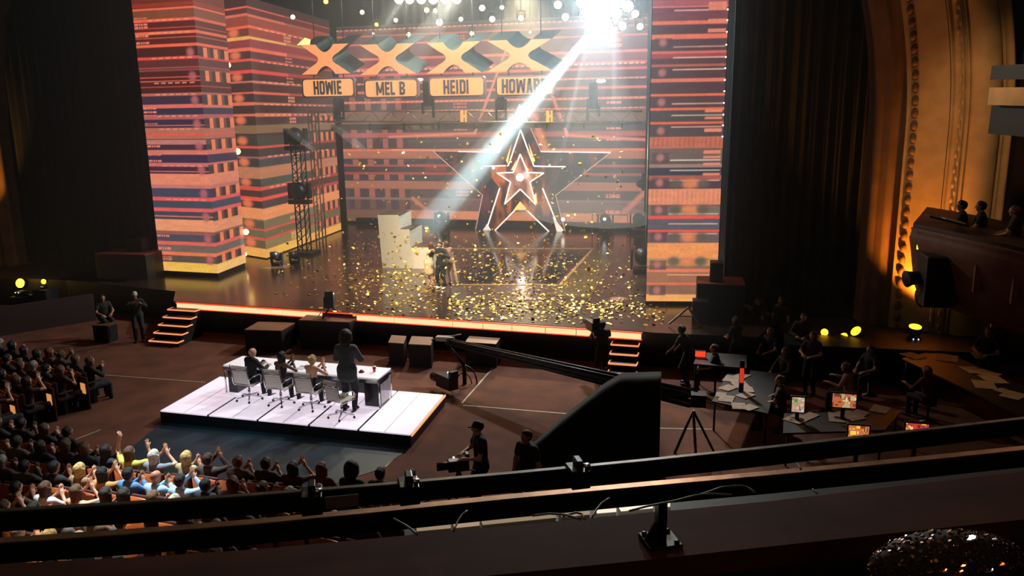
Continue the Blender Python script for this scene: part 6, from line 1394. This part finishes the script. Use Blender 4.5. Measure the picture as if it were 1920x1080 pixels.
# post with base plate
Bp = at(1238, 1016, 6.3); zt = z_on(Bp.x, Bp.y, 930); r = thing('rail_post', Bp, 'short black post on a square base plate holding the rails', 'post', rz=.42)
MB().box((0, 0, (zt-6.3)/2), (.02, .02, zt-6.3)).build('post', railm, r); MB().box((.0, .0, .004), (.075, .07, .008)).build('base_plate', mat('green black plate', (34, 38, 34), .4, .4), r, .002)
for sx, sy in ((-1, 1), (1, 1), (-1, -1), (1, -1)): MB().lathe([(.006, .008), (.006, .013), (.003, .014)], (sx*.027, sy*.025, 0), 8).build('bolt', BLACKM, r)
MB().prism([(-.01, 0, .008), (-.035, 0, .008), (-.01, 0, .05)], (0, .006, 0)).build('gusset', railm, r)
for px, py, lab in ((1080, 876, 'black clamp on the upper rail, rightmost and above the post'), (765, 904, 'black clamp on the upper rail, middle one of three'), (585, 922, 'black clamp on the upper rail, leftmost of the three')):
    P = at(px, py, 6.55); r = thing('rail_clamp', P, lab, 'clamp', 'clamps on the upper rail', .42)
    MB().box((0, -.01, -.012), (.036, .05, .034)).build('jaw', railm, r, .002); MB().box((.001, -.01, .012), (.013, .03, .02)).build('lug', railm, r, .002); MB().lathe([(.004, -.02), (.004, .012), (.007, .013), (.007, .018)], (.012, -.03, 0), 8).build('screw', CHROME, r)
    MB().box((-.011, -.02, .0055), (.010, .022, .002)).build('top_plate', mat('pale clamp plate', (150, 150, 145), .3, .6), r)
A, B = at(610, 917, 6.552), at(672, 911, 6.552); m = MB(); d = (B-A).normalized(); nr = Vector((-d.y, d.x, 0)); m.prism([A-nr*.031, B-nr*.031, B-nr*.031-Vector((0, 0, .022)), A-nr*.031-Vector((0, 0, .022))], -nr*.002)
tag(m.build('name_tag', mat('tan card', (120, 88, 68), .7)), 'tan card stuck on the upper rail between the left and middle clamps', 'card')
# neighbour's lap and sparkling bag
def near(px, py, D): d = Vector(ray(px, py)); return Vector((0, 0, CAM_H))+d*D
K = near(1915, 1050, .85); rz = .30
Rm = Matrix.Rotation(rz, 3, 'Z'); L0 = K-Rm@Vector((-.12, .5, .60))
person(L0, rz, 'rest', 'neighbour in dark clothes cut off at the bottom right corner', ('long', 'black'), ('shirt', (26, 32, 30)), legs=(22, 28, 26), res=.0085, female=True)
bag = near(1778, 1062, .80); r = thing('clutch_bag', bag, 'dark beaded clutch bag with glinting crystals at the bottom right', 'bag', rz=.35)
m = MB(); m.ball((0, 0, 0), .05, 28, 0, (1.65, .8, .66)); m.build('bag_body', mat('dark beaded cloth', (30, 18, 14), .8, .0, vary=.8, scale=260), r)
rr = random.Random(5); m = MB()
for i in range(900):
    a, b = rr.uniform(0, 6.283), math.acos(rr.uniform(-.2, 1)); n_ = Vector((math.sin(b)*math.cos(a), math.sin(b)*math.sin(a), math.cos(b))); p = Vector((n_.x*.0826, n_.y*.0402, n_.z*.0332))
    R = (n_+Vector((rr.gauss(0, .35), rr.gauss(0, .35), rr.gauss(0, .35)))).normalized().to_track_quat('Z', 'Y').to_matrix(); m.lathe([(.0022, -.0004), (.002, .0004)], p, 6, R=R, smooth=False)
o = m.build('sequins', mat('dark bronze sequin', (120, 84, 60), .3, 1.0), r); o['kind'] = 'stuff'
am = mat('amber crystal', (255, 120, 30), .16, 1.0); cm = mat('clear crystal', (250, 250, 255), .12, 1.0); rr = random.Random(3)
Ri = Matrix.Rotation(-.35, 3, 'Z'); lampdir = (_rp+_rd.normalized()*9-bag).normalized(); view = (Vector((0, 0, CAM_H))-bag).normalized(); half = (lampdir+view).normalized()
def gem(px, py, sz, mt, jit):
    p = Ri@(near(px, py, .80)-bag); p = Vector((p.x, 0, p.z)); q_ = max(0.0, 1-(p.x/.0826)**2-(p.z/.0332)**2); p.y = -.0402*math.sqrt(q_)-.006
    nn = (Ri@(half+Vector((rr.gauss(0, jit), rr.gauss(0, jit), rr.gauss(0, jit))))).normalized(); R = nn.to_track_quat('Z', 'Y').to_matrix()
    return MB().lathe([(sz*.7, -sz*.5), (sz, -sz*.1), (sz*.72, .0)], p, 7, R=R, smooth=False).build('crystal', mt, r)
for px, py, sz, mt in ((1805, 997, .0075, cm), (1700, 1060, .0055, cm), (1855, 1004, .0035, cm), (1746, 1040, .0035, cm), (1830, 1022, .004, am), (1800, 1026, .0045, cm), (1715, 1024, .005, am), (1730, 1030, .0065, am), (1742, 1024, .006, am), (1752, 1018, .004, am), (1692, 1028, .003, cm), (1735, 1044, .004, am), (1770, 1034, .003, cm)):
    gem(px, py, sz, mt, .006)
lamp('added_bag_light', 'SPOT', (-.6, 1.6, 10.5), near(1780, 1030, .85), 14, (1, .82, .6), .03, 20, .5)  # unseen spot added only to brighten the bag
